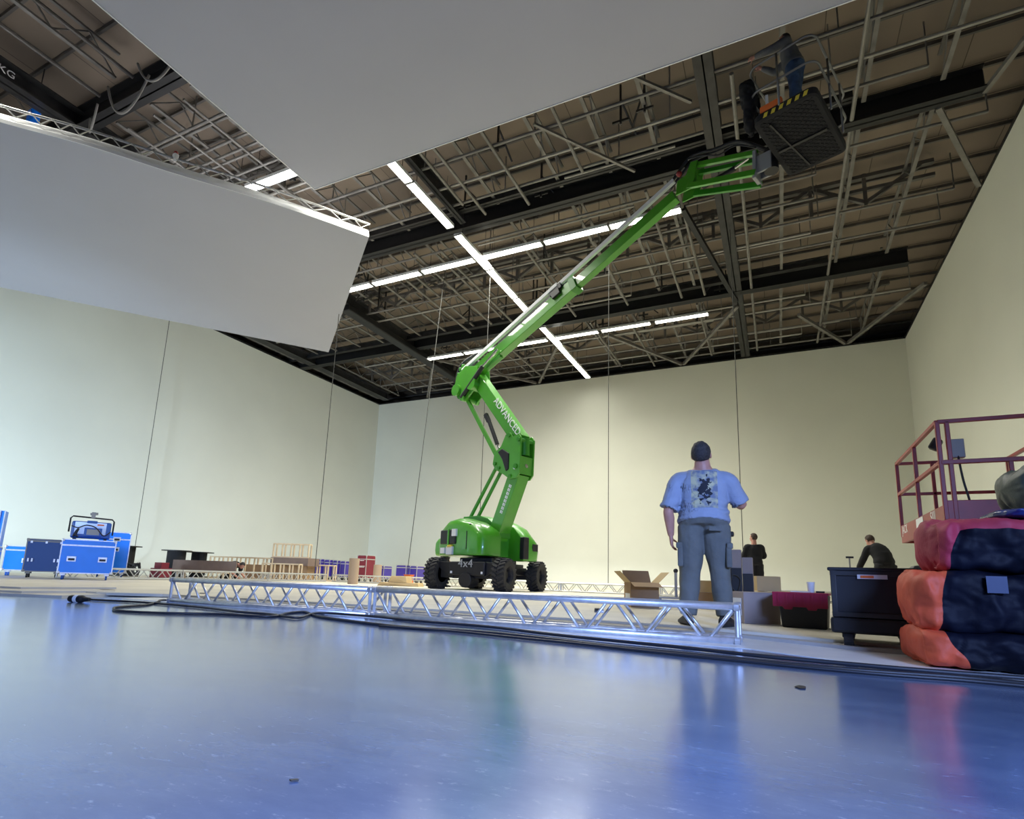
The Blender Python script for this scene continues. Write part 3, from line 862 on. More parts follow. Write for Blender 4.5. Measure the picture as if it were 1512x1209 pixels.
# basket (long axis across the boom)
BC = (8.95, .34)
def K(l, m_, z): return B(BC[0] + m_, BC[1] - l, z)     # l: along the basket, away from the camera; m_: along boom
ZB = 9.08
def rrect(hl, hm, r, n=5):
    out = []
    for cx, cy, a0 in ((hl - r, hm - r, 0), (-hl + r, hm - r, PI / 2), (-hl + r, -hm + r, PI), (hl - r, -hm + r, 1.5 * PI)):
        for i in range(n + 1):
            a = a0 + i * PI / 2 / n
            out.append((cx + r * math.cos(a), cy + r * math.sin(a)))
    return out
HL, HM = .97, .56
STEEL_R = mat('rail_steel', (.22, .22, .22), .4, .5)
tr = MB().loft([[K(l, m_, z) for l, m_ in rrect(HL * k, HM * k, .14)] for z, k in ((ZB, .96), (ZB + .02, 1), (ZB + .15, 1))]).build('basket_tray', BLACKM, lift)
q = MB()                                             # chequered underside
for i in range(28):
    for j in range(15):
        l, m_ = -.86 + i * .063, -.44 + j * .063
        d = .022
        q.bar(K(l - d, m_ - d * (1 if (i + j) % 2 else -1), ZB - .006), K(l + d, m_ + d * (1 if (i + j) % 2 else -1), ZB - .006), .014, .012)
q.build('tread_pattern', BLACKM, tr)
MB().bar(K(-.8, -.3, ZB - .03), K(.8, -.1, ZB - .03), .03, .03).build('underside_rib', BLACK, tr)
MB().bar(K(.04, -.44, ZB - .02), K(.04, .44, ZB - .02), .06, .04).build('underside_rib', BLACK, tr)
q = MB()
for i in range(6):
    m_ = -.36 + i * .14
    q.prism([K(-HL - .006, m_, ZB + .03), K(-HL - .006, m_ + .07, ZB + .03), K(-HL - .006, m_ + .10, ZB + .12), K(-HL - .006, m_ + .03, ZB + .12)], -UN * .004)
q.build('hazard_stripe', YELLOW, tr)
rail = STEEL_R
def loop(z, hl, hm, gap=False):
    pts = [K(l, m_, z) for l, m_ in rrect(hl, hm, .2, 6)]
    return MB().tube(pts, .021, n=8, closed=True)
loop(ZB + 1.22, HL + .02, HM + .04).build('top_rail', rail, lift, smooth=True)
loop(ZB + .66, HL + .02, HM + .04).build('mid_rail', rail, lift, smooth=True)
for l, m_ in ((-HL, -.05), (HL, .1), (-.25, HM), (.5, HM), (.45, -HM), (-.45, -HM)):
    s = 1.03
    MB().cyl(K(l * s if abs(l) == HL else l, m_ * 1.08, ZB + .1), K(l * s if abs(l) == HL else l, m_ * 1.08, ZB + 1.22), .02, n=10).build('rail_post', rail, lift, smooth=True)
MB().bar(K(-HL + .06, -.42, ZB + .24), K(-HL + .06, -.02, ZB + .24), .1, .14).build('control_box', ORANGE, lift, bevel=.02)
MB().bar(K(-HL + .08, -.3, ZB + .3), K(-HL + .08, -.3, ZB + .55), .03, .05).build('control_handle', WHITE_D, lift)

# ------------------------------------------------------------------ people
def rot(ax, a): return Matrix.Rotation(a, 3, ax)
def person(name, label, loc, rz, top, legs, hair, J=None, vox=.013, shirt_sleeve=.55, bulk=1.0, H=1.75, head_pitch=0, head_yaw=0, skip_legs=False, curl=(.5, .5), hair_len=.0, cat='person', wr=.008, head_s=1.0):
    """faces +Y in its own frame; x is its right-hand side"""
    k = H / 1.75
    t = thing(name, label, cat, loc, rz)
    M = world_of(t)
    D = dict(P=(0, 0, .95), M=(0, .01, 1.18), N=(0, 0, 1.47), HC=(0, .03, 1.64),
             SR=(.185, 0, 1.385), SL=(-.185, 0, 1.385), ER=(.25, -.03, 1.12), EL=(-.25, -.03, 1.12), WR=(.26, .04, .87), WL=(-.26, .04, .87),
             HR=(.095, 0, .90), HL=(-.095, 0, .90), KR=(.12, .02, .49), KL=(-.12, .02, .49), AR=(.14, -.01, .10), AL=(-.14, -.01, .10),
             FR=.15, FL=-.15, DR=None, DL=None)
    if J: D.update(J)
    j = {n: V(v) * k if isinstance(v, (tuple, list)) and n not in ('DR', 'DL') else v for n, v in D.items()}
    def spine(u):
        a, b, c = j['P'], j['M'], j['N']
        return a * (1 - u) * (1 - u) + (b * 2 - (a + c) / 2) * 2 * u * (1 - u) + c * u * u
    lat = (j['SR'] - j['SL']).normalized(); hl = (j['HR'] - j['HL']).normalized()
    def torso(q, u0, u1, grow, extra=0):
        prof = [(-.16, .14, .105), (-.05, .172, .125), (.08, .172, .125), (.25, .163, .122), (.45, .165, .122), (.65, .178, .125), (.80, .176, .118), (.91, .128, .095), (1.0, .078, .07), (1.06, .06, .058)]
        rings = []
        n = 14
        for i in range(n + 1):
            u = u0 + (u1 - u0) * i / n
            for a, b in zip(prof, prof[1:]):
                if a[0] <= u <= b[0] or b is prof[-1]:
                    f = (u - a[0]) / (b[0] - a[0]); rx = a[1] + (b[1] - a[1]) * f; ry = a[2] + (b[2] - a[2]) * f
                    break
            c = spine(u); d = (spine(u + .02) - spine(u - .02)).normalized()
            L = hl.lerp(lat, max(0, min(1, u))).normalized(); fw = d.cross(L).normalized() * 1
            g = grow + (extra * math.sin(min(1, max(0, (u - u0) / .25)) * PI) if extra else 0)
            rings.append((c, L * (rx * bulk + g) * k, fw * (ry * bulk * (1.12 if u < .5 else 1) + g) * k))
        q.ell(rings, 24)
    def limb(q, pts, rr, n=14, sm=5):
        q.tube(pts, [r * k for r in rr], n=n, smooth=sm)
    # --- body
    q = MB()
    torso(q, -.1, 1.06, -.012)
    HCc = j['HC']; HM_ = Matrix.Rotation(head_yaw, 3, 'Z') @ Matrix.Rotation(head_pitch, 3, 'X')
    hp = lambda x, y, z: HCc + HM_ @ V((x, y, z)) * k * head_s
    q.tube([spine(.93), spine(1.03), hp(0, -.012, -.05)], [.072 * k * (1 + .6 * (bulk - 1)), .064 * k * (.2 + .8 * bulk), .058 * k * (.3 + .7 * bulk)], n=16, smooth=3)
    kh = k * head_s
    q.sphere(hp(0, -.012, .03), (.076*kh, .095*kh, .092*kh), 20, 14, HM_)
    q.sphere(hp(0, .022, -.035), (.06*kh, .068*kh, .078*kh), 16, 12, HM_)
    q.sphere(hp(0, .052, -.085), (.028*kh, .026*kh, .024*kh), 10, 8, HM_)         # chin
    q.tube([hp(0, .088, .025), hp(0, .104, -.005), hp(0, .112, -.022), hp(0, .09, -.032)], [.010*kh, .013*kh, .016*kh, .012*kh], n=8)
    q.sphere(hp(0, .088, -.055), (.024*kh, .012*kh, .010*kh), 10, 6, HM_)         # mouth
    q.sphere(hp(0, .08, .038), (.05*kh, .014*kh, .010*kh), 10, 6, HM_)             # brow
    for s in (-1, 1):
        q.sphere(hp(s * .078, -.012, -.005), (.012*kh, .022*kh, .032*kh), 10, 8, HM_ @ rot('Z', s * .35))
    for s, S, E, W, cu, DR in ((1, 'SR', 'ER', 'WR', curl[0], 'DR'), (-1, 'SL', 'EL', 'WL', curl[1], 'DL')):
        b = .6 + .4 * bulk
        limb(q, [j[S], j[S].lerp(j[E], .5), j[E], j[E].lerp(j[W], .35), j[W]], [.062 * b, .052 * b, .044 * b, .046 * b, .029])
        f = (j[W] - j[E]).normalized() if not j.get(DR) else V(j[DR]).normalized()
        side = f.cross(V((0, 1, 0)) if abs(f.y) < .8 else V((0, 0, 1))).normalized()      # palm width direction
        pn = side.cross(f).normalized()
        fwd = pn if pn.y > 0 else -pn                                     # thumb side points forward
        inn = f.cross(fwd).normalized()
        cen = -lat * s
        if inn.dot(cen) < 0: inn = -inn                                   # palm faces the body
        w = j[W]
        # palm: wide along fwd, thin along inn
        q.ell([(w + f * (x * k), fwd * (a * k), inn * (c * k)) for x, a, c in ((-.01, .028, .02), (.03, .038, .019), (.07, .043, .017), (.092, .041, .015))], 14)
        for i, (o_, L) in enumerate(((.031, .074), (.011, .083), (-.010, .078), (-.030, .062))):
            p = w + f * (.085 * k) + fwd * (o_ * k)
            a1 = cu * .55; a2 = cu * 1.35; a3 = cu * 1.9
            pts = [p]
            for a, l in ((a1, .45), (a2, .32), (a3, .23)):
                pts.append(pts[-1] + (f * math.cos(a) + inn * math.sin(a)) * L * l * k)
            q.tube([p - f * .02 * k] + pts, [.0095 * k, .0098 * k, .009 * k, .0085 * k, .0065 * k], n=8)
        th = (f * .72 + fwd * .65 + inn * .3).normalized()
        p = w + f * (.025 * k) + fwd * (.026 * k)
        q.tube([p, p + th * .035 * k, p + (th * .062 + inn * .012) * k, p + (th * .083 + inn * .026 + f * .006) * k], [.014 * k, .012 * k, .0105 * k, .0075 * k], n=8)
    if not skip_legs:
        for s in 'RL':
            limb(q, [j['H' + s], j['H' + s].lerp(j['K' + s], .5), j['K' + s], j['K' + s].lerp(j['A' + s], .3), j['A' + s]], [.082, .07, .052, .054, .036])
    for i, v in enumerate(q.v): q.v[i] = tuple(M @ V(v))
    fuse(q, 'body', SKIN, t, vox, smooth=2)
    # --- hair
    q = MB(); q.sphere((0, 0, 0), 1, 36, 24)
    vs = []
    for v in q.v:
        d = V(v); face = d.y > .18 and d.z < .52 - .25 * max(0, .5 - d.y)
        low = d.z < -.45 - hair_len
        nz = noise.noise(d * 5) * .05 + noise.noise(d * 13) * .03
        s_ = .80 if (face or low) else 1.06 + nz
        if not face and d.y < .15 and abs(d.x) > .8 and d.z < .1: s_ = .93 if hair_len < .1 else 1.1
        vs.append(M @ hp(d.x * .079 * s_, -.012 + d.y * .098 * s_, .028 + d.z * .097 * s_))
    q.v = [tuple(v) for v in vs]
    q.build('hair', hair, t, smooth=True)
    for s in (-1, 1):
        MB().sphere(M @ hp(s * .031, .076, .012), .0115 * k, 10, 8).build('eye', EYEW, t, smooth=True)
    # --- top
    q = MB()
    torso(q, .02, .985, .018 if bulk < 1.15 else .022, .010)
    for S, E, W in (('SR', 'ER', 'WR'), ('SL', 'EL', 'WL')):
        b = .6 + .4 * bulk
        sh = j[S]; e = j[E]; w = j[W]
        inner = sh.lerp(spine(.86), .45)
        if shirt_sleeve < 1:
            cut = sh.lerp(e, shirt_sleeve / .65)
            mid = sh.lerp(cut, .5)
            limb(q, [inner, sh, mid, cut], [.085 * b, .082 * b, .080 * b, .079 * b])
        else:
            limb(q, [inner, sh, sh.lerp(e, .5), e, e.lerp(w, .5), e.lerp(w, .95)], [.085 * b, .078 * b, .068 * b, .06 * b, .055 * b, .042])
    for i, v in enumerate(q.v): q.v[i] = tuple(M @ V(v))
    o = fuse(q, 'tshirt' if shirt_sleeve < 1 else 'jacket', top, None, max(vox, .008), smooth=4)
    Mi = M.inverted()
    for v in o.data.vertices:                        # folds, in the wearer's own frame so the print sits right
        p = Mi @ v.co
        n = noise.noise(V((p.x * 5, p.y * 5, p.z * 9))) + .6 * noise.noise(V((p.x * 14 + 3, p.y * 12, p.z * 10)))
        lowf = max(0, 1 - abs(p.z - 1.06 * k) / .14)
        n += (lowf if shirt_sleeve < 1 else 0) * 1.2 * math.sin(p.z * 75 + 2.5 * noise.noise(p * 7))
        v.co = p + (Mi.to_3x3() @ v.normal) * n * wr
    o.parent = t
    # --- trousers and shoes
    if not skip_legs:
        q = MB(); torso(q, -.14, .16, .014)
        for s in 'RL':
            h, kn, a = j['H' + s], j['K' + s], j['A' + s]
            b = .5 + .5 * bulk
            limb(q, [h + V((0, 0, .03)), h.lerp(kn, .45), kn, kn.lerp(a, .4), kn.lerp(a, 1.0)], [.118 * b, .108 * b, .085 * b, .082 * b, .068 * b], n=18)
        for i, v in enumerate(q.v): q.v[i] = tuple(M @ V(v))
        fuse(q, 'trousers', legs, t, max(vox, .009), amp=.013, freq=8, smooth=3, stretch=(1, 1, .6))
        for s, sg in (('R', 1), ('L', -1)):
            a = j['A' + s]; ang = j['F' + s]; fd = V((math.sin(ang), math.cos(ang), 0)); sd = V((fd.y, -fd.x, 0)); z0 = a.z - .10 * k
            rings = []
            for y, w_, hh in ((-.085, .026, .075), (-.07, .036, .10), (-.02, .04, .135), (.05, .042, .10), (.12, .047, .07), (.17, .042, .055), (.20, .022, .035)):
                rings.append([M @ (V((a.x, a.y, z0)) + fd * y * k + sd * (w_ * k * math.cos(p)) + UZ * (hh * k * (.5 + .5 * math.sin(p)))) for p in [2 * PI * i / 14 for i in range(14)]])
            MB().loft(rings).build('shoe', BOOT, t, smooth=True)
            if legs is TROUS:
                MB().cyl(M @ (a + V((0, 0, .0))), M @ (a + V((0, 0, .1))), .062 * k, .066 * k, n=16).build('boot_shaft', BOOT, t, smooth=True)
    return t, j, M

# the man in the foreground
man, mj, mM = person('person', 'man in blue printed t-shirt and cargo trousers standing with his back to us, looking up', (-.61, 5.42, .05), .12, SHIRT, TROUS, HAIR_G,
    J=dict(P=(0, 0, .93), M=(.005, .02, 1.17), N=(.005, -.03, 1.47), HC=(.0, -.035, 1.60), SR=(.225, -.01, 1.335), SL=(-.225, -.01, 1.335),
           ER=(.345, .06, 1.13), WR=(.20, .25, 1.25), DR=(-.5, .7, .35), EL=(-.315, -.04, 1.07), WL=(-.30, .03, .83),
           HR=(.105, 0, .88), HL=(-.105, 0, .88), KR=(.135, .03, .48), KL=(-.135, .03, .48), AR=(.165, -.02, .10), AL=(-.16, -.01, .10), FR=.45, FL=-.35), shirt_sleeve=.62, head_s=1.06, hair_len=.25,
    vox=.0058, bulk=1.22, H=1.71, head_pitch=.42, head_yaw=-.22, curl=(.7, .55), wr=.010)
k_ = 1.71 / 1.75
for s, (x, y, z) in ((1, (.205, -.03, .63)), (-1, (-.205, -.03, .63))):
    q = MB(); q.box(mM @ V((x * k_, y * k_, z * k_)), (.05, .15, .19), rz=.12 + s * .12)
    po = q.build('cargo_pocket', TROUS, man, bevel=.015)
    MB().box(mM @ V((x * k_ + s * .008, y * k_, (z + .10) * k_)), (.055, .16, .055), rz=.12 + s * .12).build('pocket_flap', TROUS, po, bevel=.012)
MB().box(mM @ V((.10, -.168, .86)), (.12, .012, .04), rz=.12 + .3).build('back_pocket_flap', TROUS, man, bevel=.004)

# worker up in the basket, reaching to the panel edge
bp = K(-.46, .10, ZB + .15)
person('person', 'worker in jeans and grey hoodie standing in the lift basket, reaching up to the panel', bp, 1.35, GREYTOP, DENIM, HAIR_G,
    J=dict(M=(0, .05, 1.17), N=(0, .10, 1.45), HC=(0, .16, 1.62), SR=(.19, .08, 1.40), SL=(-.19, .08, 1.40), ER=(.24, .36, 1.30), WR=(.18, .58, 1.46), EL=(-.26, .34, 1.32), WL=(-.20, .60, 1.40),
           KR=(.12, .05, .49), KL=(-.13, .0, .49), AR=(.13, -.01, .1), AL=(-.15, -.05, .1)), vox=.013, shirt_sleeve=1, H=1.92, bulk=1.08, head_pitch=.5)
# people far back
person('person', 'dark-haired person in brown jacket standing behind the green lift', gnd(655, 18.4), .3 - PI / 2, BROWNTOP, BLACKM, HAIR_B, shirt_sleeve=1, H=1.80, hair_len=.0, head_yaw=.3, J=dict(ER=(.25, .1, 1.15), WR=(.2, .3, 1.2)))
person('person', 'person in black standing behind the cardboard cartons with arms folded, back turned', gnd(1117, 14.2), .35, BLACKM, BLACKM, HAIR_B, shirt_sleeve=1, H=1.70, hair_len=.35, head_yaw=.6,
       J=dict(ER=(.27, .05, 1.15), EL=(-.27, .05, 1.15), WR=(0, .22, 1.15), WL=(.02, .2, 1.2)), bulk=1.05)
person('person', 'person in black top stooping forward behind the black crate', gnd(1307, 11.2), .55, BLACKM, BLACKM, HAIR_B, shirt_sleeve=1, H=1.72, hair_len=.2, head_pitch=-.5,
       J=dict(P=(0, -.08, .9), M=(0, -.02, 1.10), N=(0, .16, 1.28), HC=(0, .27, 1.40), SR=(.185, .12, 1.20), SL=(-.185, .12, 1.20), ER=(.25, .28, .88), EL=(-.25, .28, .88), WR=(.2, .42, .70), WL=(-.2, .42, .70),
              HR=(.095, -.12, .86), HL=(-.095, -.12, .86)), bulk=1.05)
person('person', 'dark-haired person crouching low behind the long brown board', gnd(345, 19.7), -1.35, BLACKM, BLACKM, HAIR_G, shirt_sleeve=.5, H=1.7, hair_len=.2, head_pitch=-.9,
       J=dict(P=(0, -.35, .38), M=(0, -.12, .50), N=(0, .12, .52), HC=(0, .28, .50), SR=(.17, .1, .50), SL=(-.17, .1, .50), ER=(.24, .05, .26), EL=(-.24, .05, .26), WR=(.2, .26, .10), WL=(-.2, .26, .10),
              HR=(.1, -.33, .36), HL=(-.1, -.33, .36), KR=(.16, .0, .10), KL=(-.16, .0, .10), AR=(.15, -.42, .08), AL=(-.15, -.42, .08)))

# ------------------------------------------------------------------ floor cables
def floor_cable(label, pix, z=.012, r=.012, name='floor_cable'):
    pts = []
    for p in pix:
        d = RM @ V((p[0] - CX, -(p[1] - CY), -F_PX)); zz = z + (p[2] if len(p) > 2 else 0)
        pts.append(EYE + d * ((zz - .42) / d.z))
    o = MB().tube(pts, r, n=8, smooth=5).build(name, CABLEM, smooth=True)
    return tag(o, label, 'cable'), pts
floor_cable('black cable lying closest to us along the blue floor, looping back at far left', [(296, 886), (262, 886.5), (238, 886), (232, 889), (215, 893), (175, 896), (168, 899), (178, 902), (240, 905), (320, 906.5), (400, 910), (425, 905), (450, 903.5), (470, 910), (520, 917), (600, 926), (700, 932), (800, 942), (900, 954), (1000, 964), (1100, 974), (1200, 984), (1300, 992), (1420, 1000), (1540, 1012)])
floor_cable('black cable running just behind the nearest one, from the plug at left', [(128, 884.5), (150, 886), (200, 888.5), (235, 891), (300, 897), (350, 903), (400, 907), (440, 912), (470, 905), (540, 909), (620, 917), (720, 925), (820, 937), (920, 947), (1020, 957), (1120, 968), (1220, 977), (1320, 986), (1420, 994), (1540, 1003)], z=.014)
floor_cable('thin black cable beside the pair, crossing toward the bags', [(560, 924), (660, 931), (760, 941), (860, 951), (960, 962), (1060, 972), (1180, 984), (1300, 995), (1420, 1004), (1540, 1015)], r=.009)
def plug(label, px, py, px2, py2):
    def fl(x, y, z):
        d = RM @ V((x - CX, -(y - CY), -F_PX)); return EYE + d * ((z - .42) / d.z)
    a, b = fl(px, py, .04), fl(px2, py2, .04)
    t = thing('cable_plug', label, 'plug', (a.x, a.y, 0))
    x = (b - a).normalized()
    MB().lathe([(.001, 0), (.036, 0), (.040, .02), (.040, .16), (.028, .19), (.018, .26), (.001, .26)], a, x, n=16).build('plug_body', BLACK, t, smooth=False)
    MB().lathe([(.041, .07), (.043, .07), (.043, .115), (.041, .115)], a, x, n=16).build('plug_band', WHITE_D, t)
plug('black round cable plug with white band lying on the blue floor at left', 104, 883.5, 124, 884.5)
t = thing('cable_connector', 'small connector with blue face lying against the left truss end', 'plug', gnd(295, 8.1, 0))
c = gnd(295, 8.05, .032)
MB().cyl(c + V((.0, 0, 0)), c + V((.07, .03, 0)), .03, n=16).build('connector_body', BLACK, t)
MB().cyl(c, c + V((-.006, -.0035, 0)), .024, n=16).build('connector_face', BLUE, t)

# hanging cables
def hang(label, a, b, r=.012):
    tag(MB().cyl(a, b, r, n=6).build('hanging_cable', GREYWIRE), label, 'cable', 'thin cables hanging in front of the white walls')
for px, py, d, lab in ((193, 850, 23, 'thin hanging cable behind the black drum at far left'), (463, 850, 18.5, 'thin hanging cable above the purple cases'),
                       (704, 866, 19, 'thin hanging cable just behind the lift riser'), (898, 866, 17.2, 'thin hanging cable over the open cardboard box'), (1100, 872, 16.4, 'thin hanging cable right of the standing man')):
    g = gnd(px, d); hang(lab, g + V((0, 0, .3)), V((g.x, g.y, 12.3)))
a = at(601, 848, 18.5); b = at(634, 585, 20.5); hang('slanting thin hanging cable left of the lift tyres', a, b + (b - a) * .9)

# ------------------------------------------------------------------ flight cases
def case(name, label, px, d, w, dp, h, rz, m, edge=ALU, wheels=True, handles=(), group=None, lid=.82, z=.05, catch_side=False, loc=None):
    """w along local x (front face -y), standing on castors"""
    g = loc if loc is not None else gnd(px, d, z)
    t = thing(name, label, 'case', g, rz, group)
    M = world_of(t); z0 = .14 if wheels else .01
    def W(x, y, zz): return M @ V((x, y, zz))
    R = M.to_3x3()
    def bx(c, dd): return MB().box(W(*c), dd, R=R)
    bx((0, 0, z0 + (h - z0) * lid / 2), (w, dp, (h - z0) * lid)).build('case_body', m, t)
    lz = z0 + (h - z0) * lid
    bx((0, 0, (lz + h) / 2 + .004), (w, dp, h - lz - .008)).build('case_lid', m, t)
    q = MB(); e = .022
    for sx in (-1, 1):
        for sy in (-1, 1):
            q.box(W(sx * (w / 2 - e / 2 + .004), sy * (dp / 2 - e / 2 + .004), (z0 + h) / 2), (e, e, h - z0), R=R)
    for zz in (z0 + e / 2, lz, h - e / 2):
        for s in (-1, 1):
            q.box(W(0, s * (dp / 2 - e / 2 + .004), zz), (w + .008, e, e * (1.6 if zz == lz else 1)), R=R).box(W(s * (w / 2 - e / 2 + .004), 0, zz), (e, dp + .008, e * (1.6 if zz == lz else 1)), R=R)
    q.build('edge_trim', edge, t)
    for sx in (-1, 1):
        for sy in (-1, 1):
            for zz in (z0 + .025, h - .025):
                MB().box(W(sx * (w / 2 - .018), sy * (dp / 2 - .018), zz), (.06, .06, .06), R=R).build('corner_cap', edge, t, bevel=.015)
    for x, zz, face in handles:
        if face == 'front': c, dd, q2 = (x, -dp / 2 - .004, zz), (.17, .012, .12), (x, -dp / 2 - .012, zz - .01)
        else: c, dd, q2 = (-w / 2 - .004, x, zz), (.012, .17, .12), (-w / 2 - .012, x, zz - .01)
        o = MB().box(W(*c), dd, R=R).build('recessed_handle', edge, t, bevel=.004)
        MB().box(W(*q2), (.12, .008, .05) if face == 'front' else (.008, .12, .05), R=R).build('handle_grip', BLACK, o)
    if wheels:
        for sx in (-1, 1):
            for sy in (-1, 1):
                x, y = sx * (w / 2 - .1), sy * (dp / 2 - .1)
                o = MB().box(W(x, y, .12), (.09, .07, .05), R=R).build('castor', edge, t)
                MB().cyl(W(x - .02, y, .052), W(x + .02, y, .052), .052, n=16).build('castor_wheel', BLUE_N if m is BLUE else BLACK, o)
    return t, W
ca, W = case('flight_case', 'blue flight case on castors with the lamp on top', 120, 12.8, 1.02, .62, .92, 1.06, BLUE, handles=((-.29, .47, 'front'), (.29, .47, 'front')), loc=gnd(128, 12.9) + V((-.3, .1, 0)))
BLUE_SHADED = mat('shaded_blue_laminate', (.006, .035, .15), .4)  # case blue darkened: shade of a face turned from the light, put into the colour
nb, W = case('flight_case', 'blue flight case coloured dark as in shade, left of the one carrying the lamp', 62, 13.2, .74, .6, .93, 1.06, BLUE_SHADED, edge=STEEL_G, loc=gnd(64, 13.5) + V((-.3, .1, 0)), lid=.93)
for x in (-.29, -.22, .20, .27):
    MB().box(W(x, -.31, .42), (.03, .03, .08), rz=1.06).build('butterfly_catch', ALU, nb)
for x in (-.28, .0, .28):
    MB().box(W(x, -.31, .85), (.04, .03, .05), rz=1.06).build('lid_catch', ALU, nb)
case('flight_case', 'blue flight case between the shade-coloured case and the open lidded one', 26, 13.6, .62, .6, .78, 1.06, BLUE, handles=((.15, .4, 'front'),), loc=gnd(25, 14.8))
t, W = case('flight_case', 'blue flight case at the left picture edge with its lid standing open', -12, 13.2, .7, .6, .70, 1.06, BLUE, loc=gnd(-38, 13.0))
q = MB().box(W(.26, .25, 1.14), (.12, .5, .84), R=world_of(t).to_3x3()); q.build('open_lid', BLUE, t)
MB().box(W(.315, -.005, 1.14), (.022, .03, .86), R=world_of(t).to_3x3()).build('lid_trim', ALU, t)
MB().box(W(.22, -.005, 1.14), (.045, .03, .86), R=world_of(t).to_3x3()).build('lid_trim', ALU, t)
t, W = case('flight_case', 'tall blue flight case behind the lamp case', 163, 15.2, .75, .6, 1.28, 1.06, BLUE, handles=((.05, 1.08, 'front'), (.05, .80, 'front')), loc=gnd(161, 15.6) + V((-.2, .1, 0)))
# lamp with yoke on the case
cW = world_of(ca); cR = cW.to_3x3()
lp = cW @ V((.02, 0, .936))
t = thing('stage_lamp', 'blue soft lamp in a black yoke standing on the front flight case', 'lamp', lp, 1.06)
def LW(x, y, z): return cW @ V((x * .84 - .02, y, z + .936))
MB().tube([LW(-.50, -.05, .16), LW(-.50, -.05, .48), LW(-.45, -.05, .53), LW(.45, -.05, .50), LW(.50, -.05, .45), LW(.50, -.05, .12)], .018, n=10).build('yoke', BLACK, t, smooth=True)
MB().box(LW(0, 0, .22), (.76, .22, .40), R=cR).build('lamp_body', BLUE_N, t, bevel=.04)
MB().box(LW(-.02, -.112, .26), (.60, .01, .28), R=cR).build('lamp_window', GLASSY, t)
MB().box(LW(.05, -.14, .17), (.34, .07, .20), R=cR).build('control_box', BLUE_N, t, bevel=.01)
MB().box(LW(.05, -.18, .17), (.24, .01, .13), R=cR).build('control_display', GREYP, t)
MB().box(LW(.0, -.12, .41), (.2, .06, .06), R=cR).build('top_clamp_plate', BLUE_N, t, bevel=.01)
MB().box(LW(.2, -.135, .35), (.13, .01, .03), R=cR).build('red_tag', ORANGE, t)
q = MB().box(LW(.0, -.05, .58), (.08, .06, .14), R=cR).cyl(LW(-.08, -.05, .60), LW(.1, -.05, .62), .03, n=12)
q.build('hook_clamp', GREYP, t)
MB().tube([LW(-.45, -.14, .30), LW(-.3, -.16, .26), LW(-.12, -.18, .33), LW(.1, -.19, .28), LW(.3, -.17, .1), LW(.45, -.12, .2)], .012, smooth=4).build('lamp_cable', CABLEM, t, smooth=True)
MB().tube([LW(-.38, -.13, .05), LW(-.34, -.16, .16), LW(-.28, -.15, .24), LW(-.33, -.15, .10), LW(-.27, -.15, .05)], .02, smooth=4).build('lamp_cable', CABLEM, t, smooth=True)
for s in (-1, 1): MB().box(LW(s * .35, 0, .01), (.06, .3, .03), R=cR).build('lamp_foot', BLACK, t)

# black cable drums
def drum(label, px, d, r, rc, h):
    g = gnd(px, d)
    t = thing('cable_drum', label, 'cable drum', g, 0, 'black cable drums near the left wall')
    MB().cyl(g, g + V((0, 0, .03)), r, n=32).build('drum_flange', BLACK, t)
    MB().cyl(g + V((0, 0, h - .03)), g + V((0, 0, h)), r, n=32).build('drum_flange', BLACK, t)
    MB().cyl(g + V((0, 0, .03)), g + V((0, 0, h - .03)), rc, n=28).build('drum_core', BLACKM, t)
drum('black drum with flat round top half hidden by the tall blue case', 180, 19, .46, .28, 1.02)
drum('black drum with flat round top, middle of the three by the left wall', 256, 20.5, .50, .31, .97)
drum('black drum with flat round top, rightmost of the three by the left wall', 290, 21.5, .50, .27, .96)
g = gnd(213, 17.6)
t = thing('tool_box', 'red tool box resting on the left truss near the drum', 'tool box', g + V((0, .5, 0)))
MB().box(g + V((0, .5, .40)), (.36, .26, .18)).build('box_body', DKRED, t, bevel=.01)
MB().box(g + V((0, .5, .16)), (.5, .4, .30)).build('box_base', DKRED, t, bevel=.01)
g = gnd(191, 17.9)
q = MB(); rr_ = random.Random(5)
for i in range(7):
    a = rr_.uniform(0, 6)
    q.tube([g + V((.3 * math.cos(a + b * .9) * (1 + .2 * rr_.random()), .2 * math.sin(a + b * .9), .022 + .43 * (.55 + .45 * math.sin(b * 1.7 + i)))) for b in range(8)], .02, n=6, smooth=3)
tag(q.build('cable_heap', CABLEM, smooth=True), 'heap of black cable between drum and red tool box', 'cable heap', kind='thing')

# boards and timber frames left
def board(name, label, x0, x1, d, z0, z1, m, cat, dp=.06, group=None):
    a, b = gnd(x0, d), gnd(x1, d * 1.0)
    mid = (a + b) / 2
    o = MB().bar((a.x, a.y, z0), (b.x, b.y, z0), dp, .001)
    q = MB().prism([(a.x, a.y, z0), (b.x, b.y, z0), (b.x, b.y, z1), (a.x, a.y, z1)], (-.02, dp, 0))
    return tag(q.build(name, m), label, cat, group)
def at_z(y_px, px, d): return at(px, y_px, d).z
b1 = board('brown_board', 'long brown board standing on edge behind the left truss', 252, 346, 19.0, .30, .66, BROWNB, 'board', dp=.05)
q = MB()
def stand(label, pxs, d, z1):
    g = gnd(sum(pxs) / 2, d); a, b = gnd(pxs[0], d), gnd(pxs[1], d)
    t = thing('trestle', label, 'trestle', g)
    MB().bar((a.x, a.y + .1, z1 - .03), (b.x, b.y + .1, z1 - .03), .3, .05).build('trestle_top', TIMBER, t)
    for p in (a, b):
        for dy in (-.04, .24): MB().bar((p.x, p.y + dy, .05), (p.x, p.y + dy, z1 - .05), .05, .05).build('trestle_leg', TIMBER, t)
stand('low timber trestle holding up the long brown board', (262, 330), 19.0, .298)
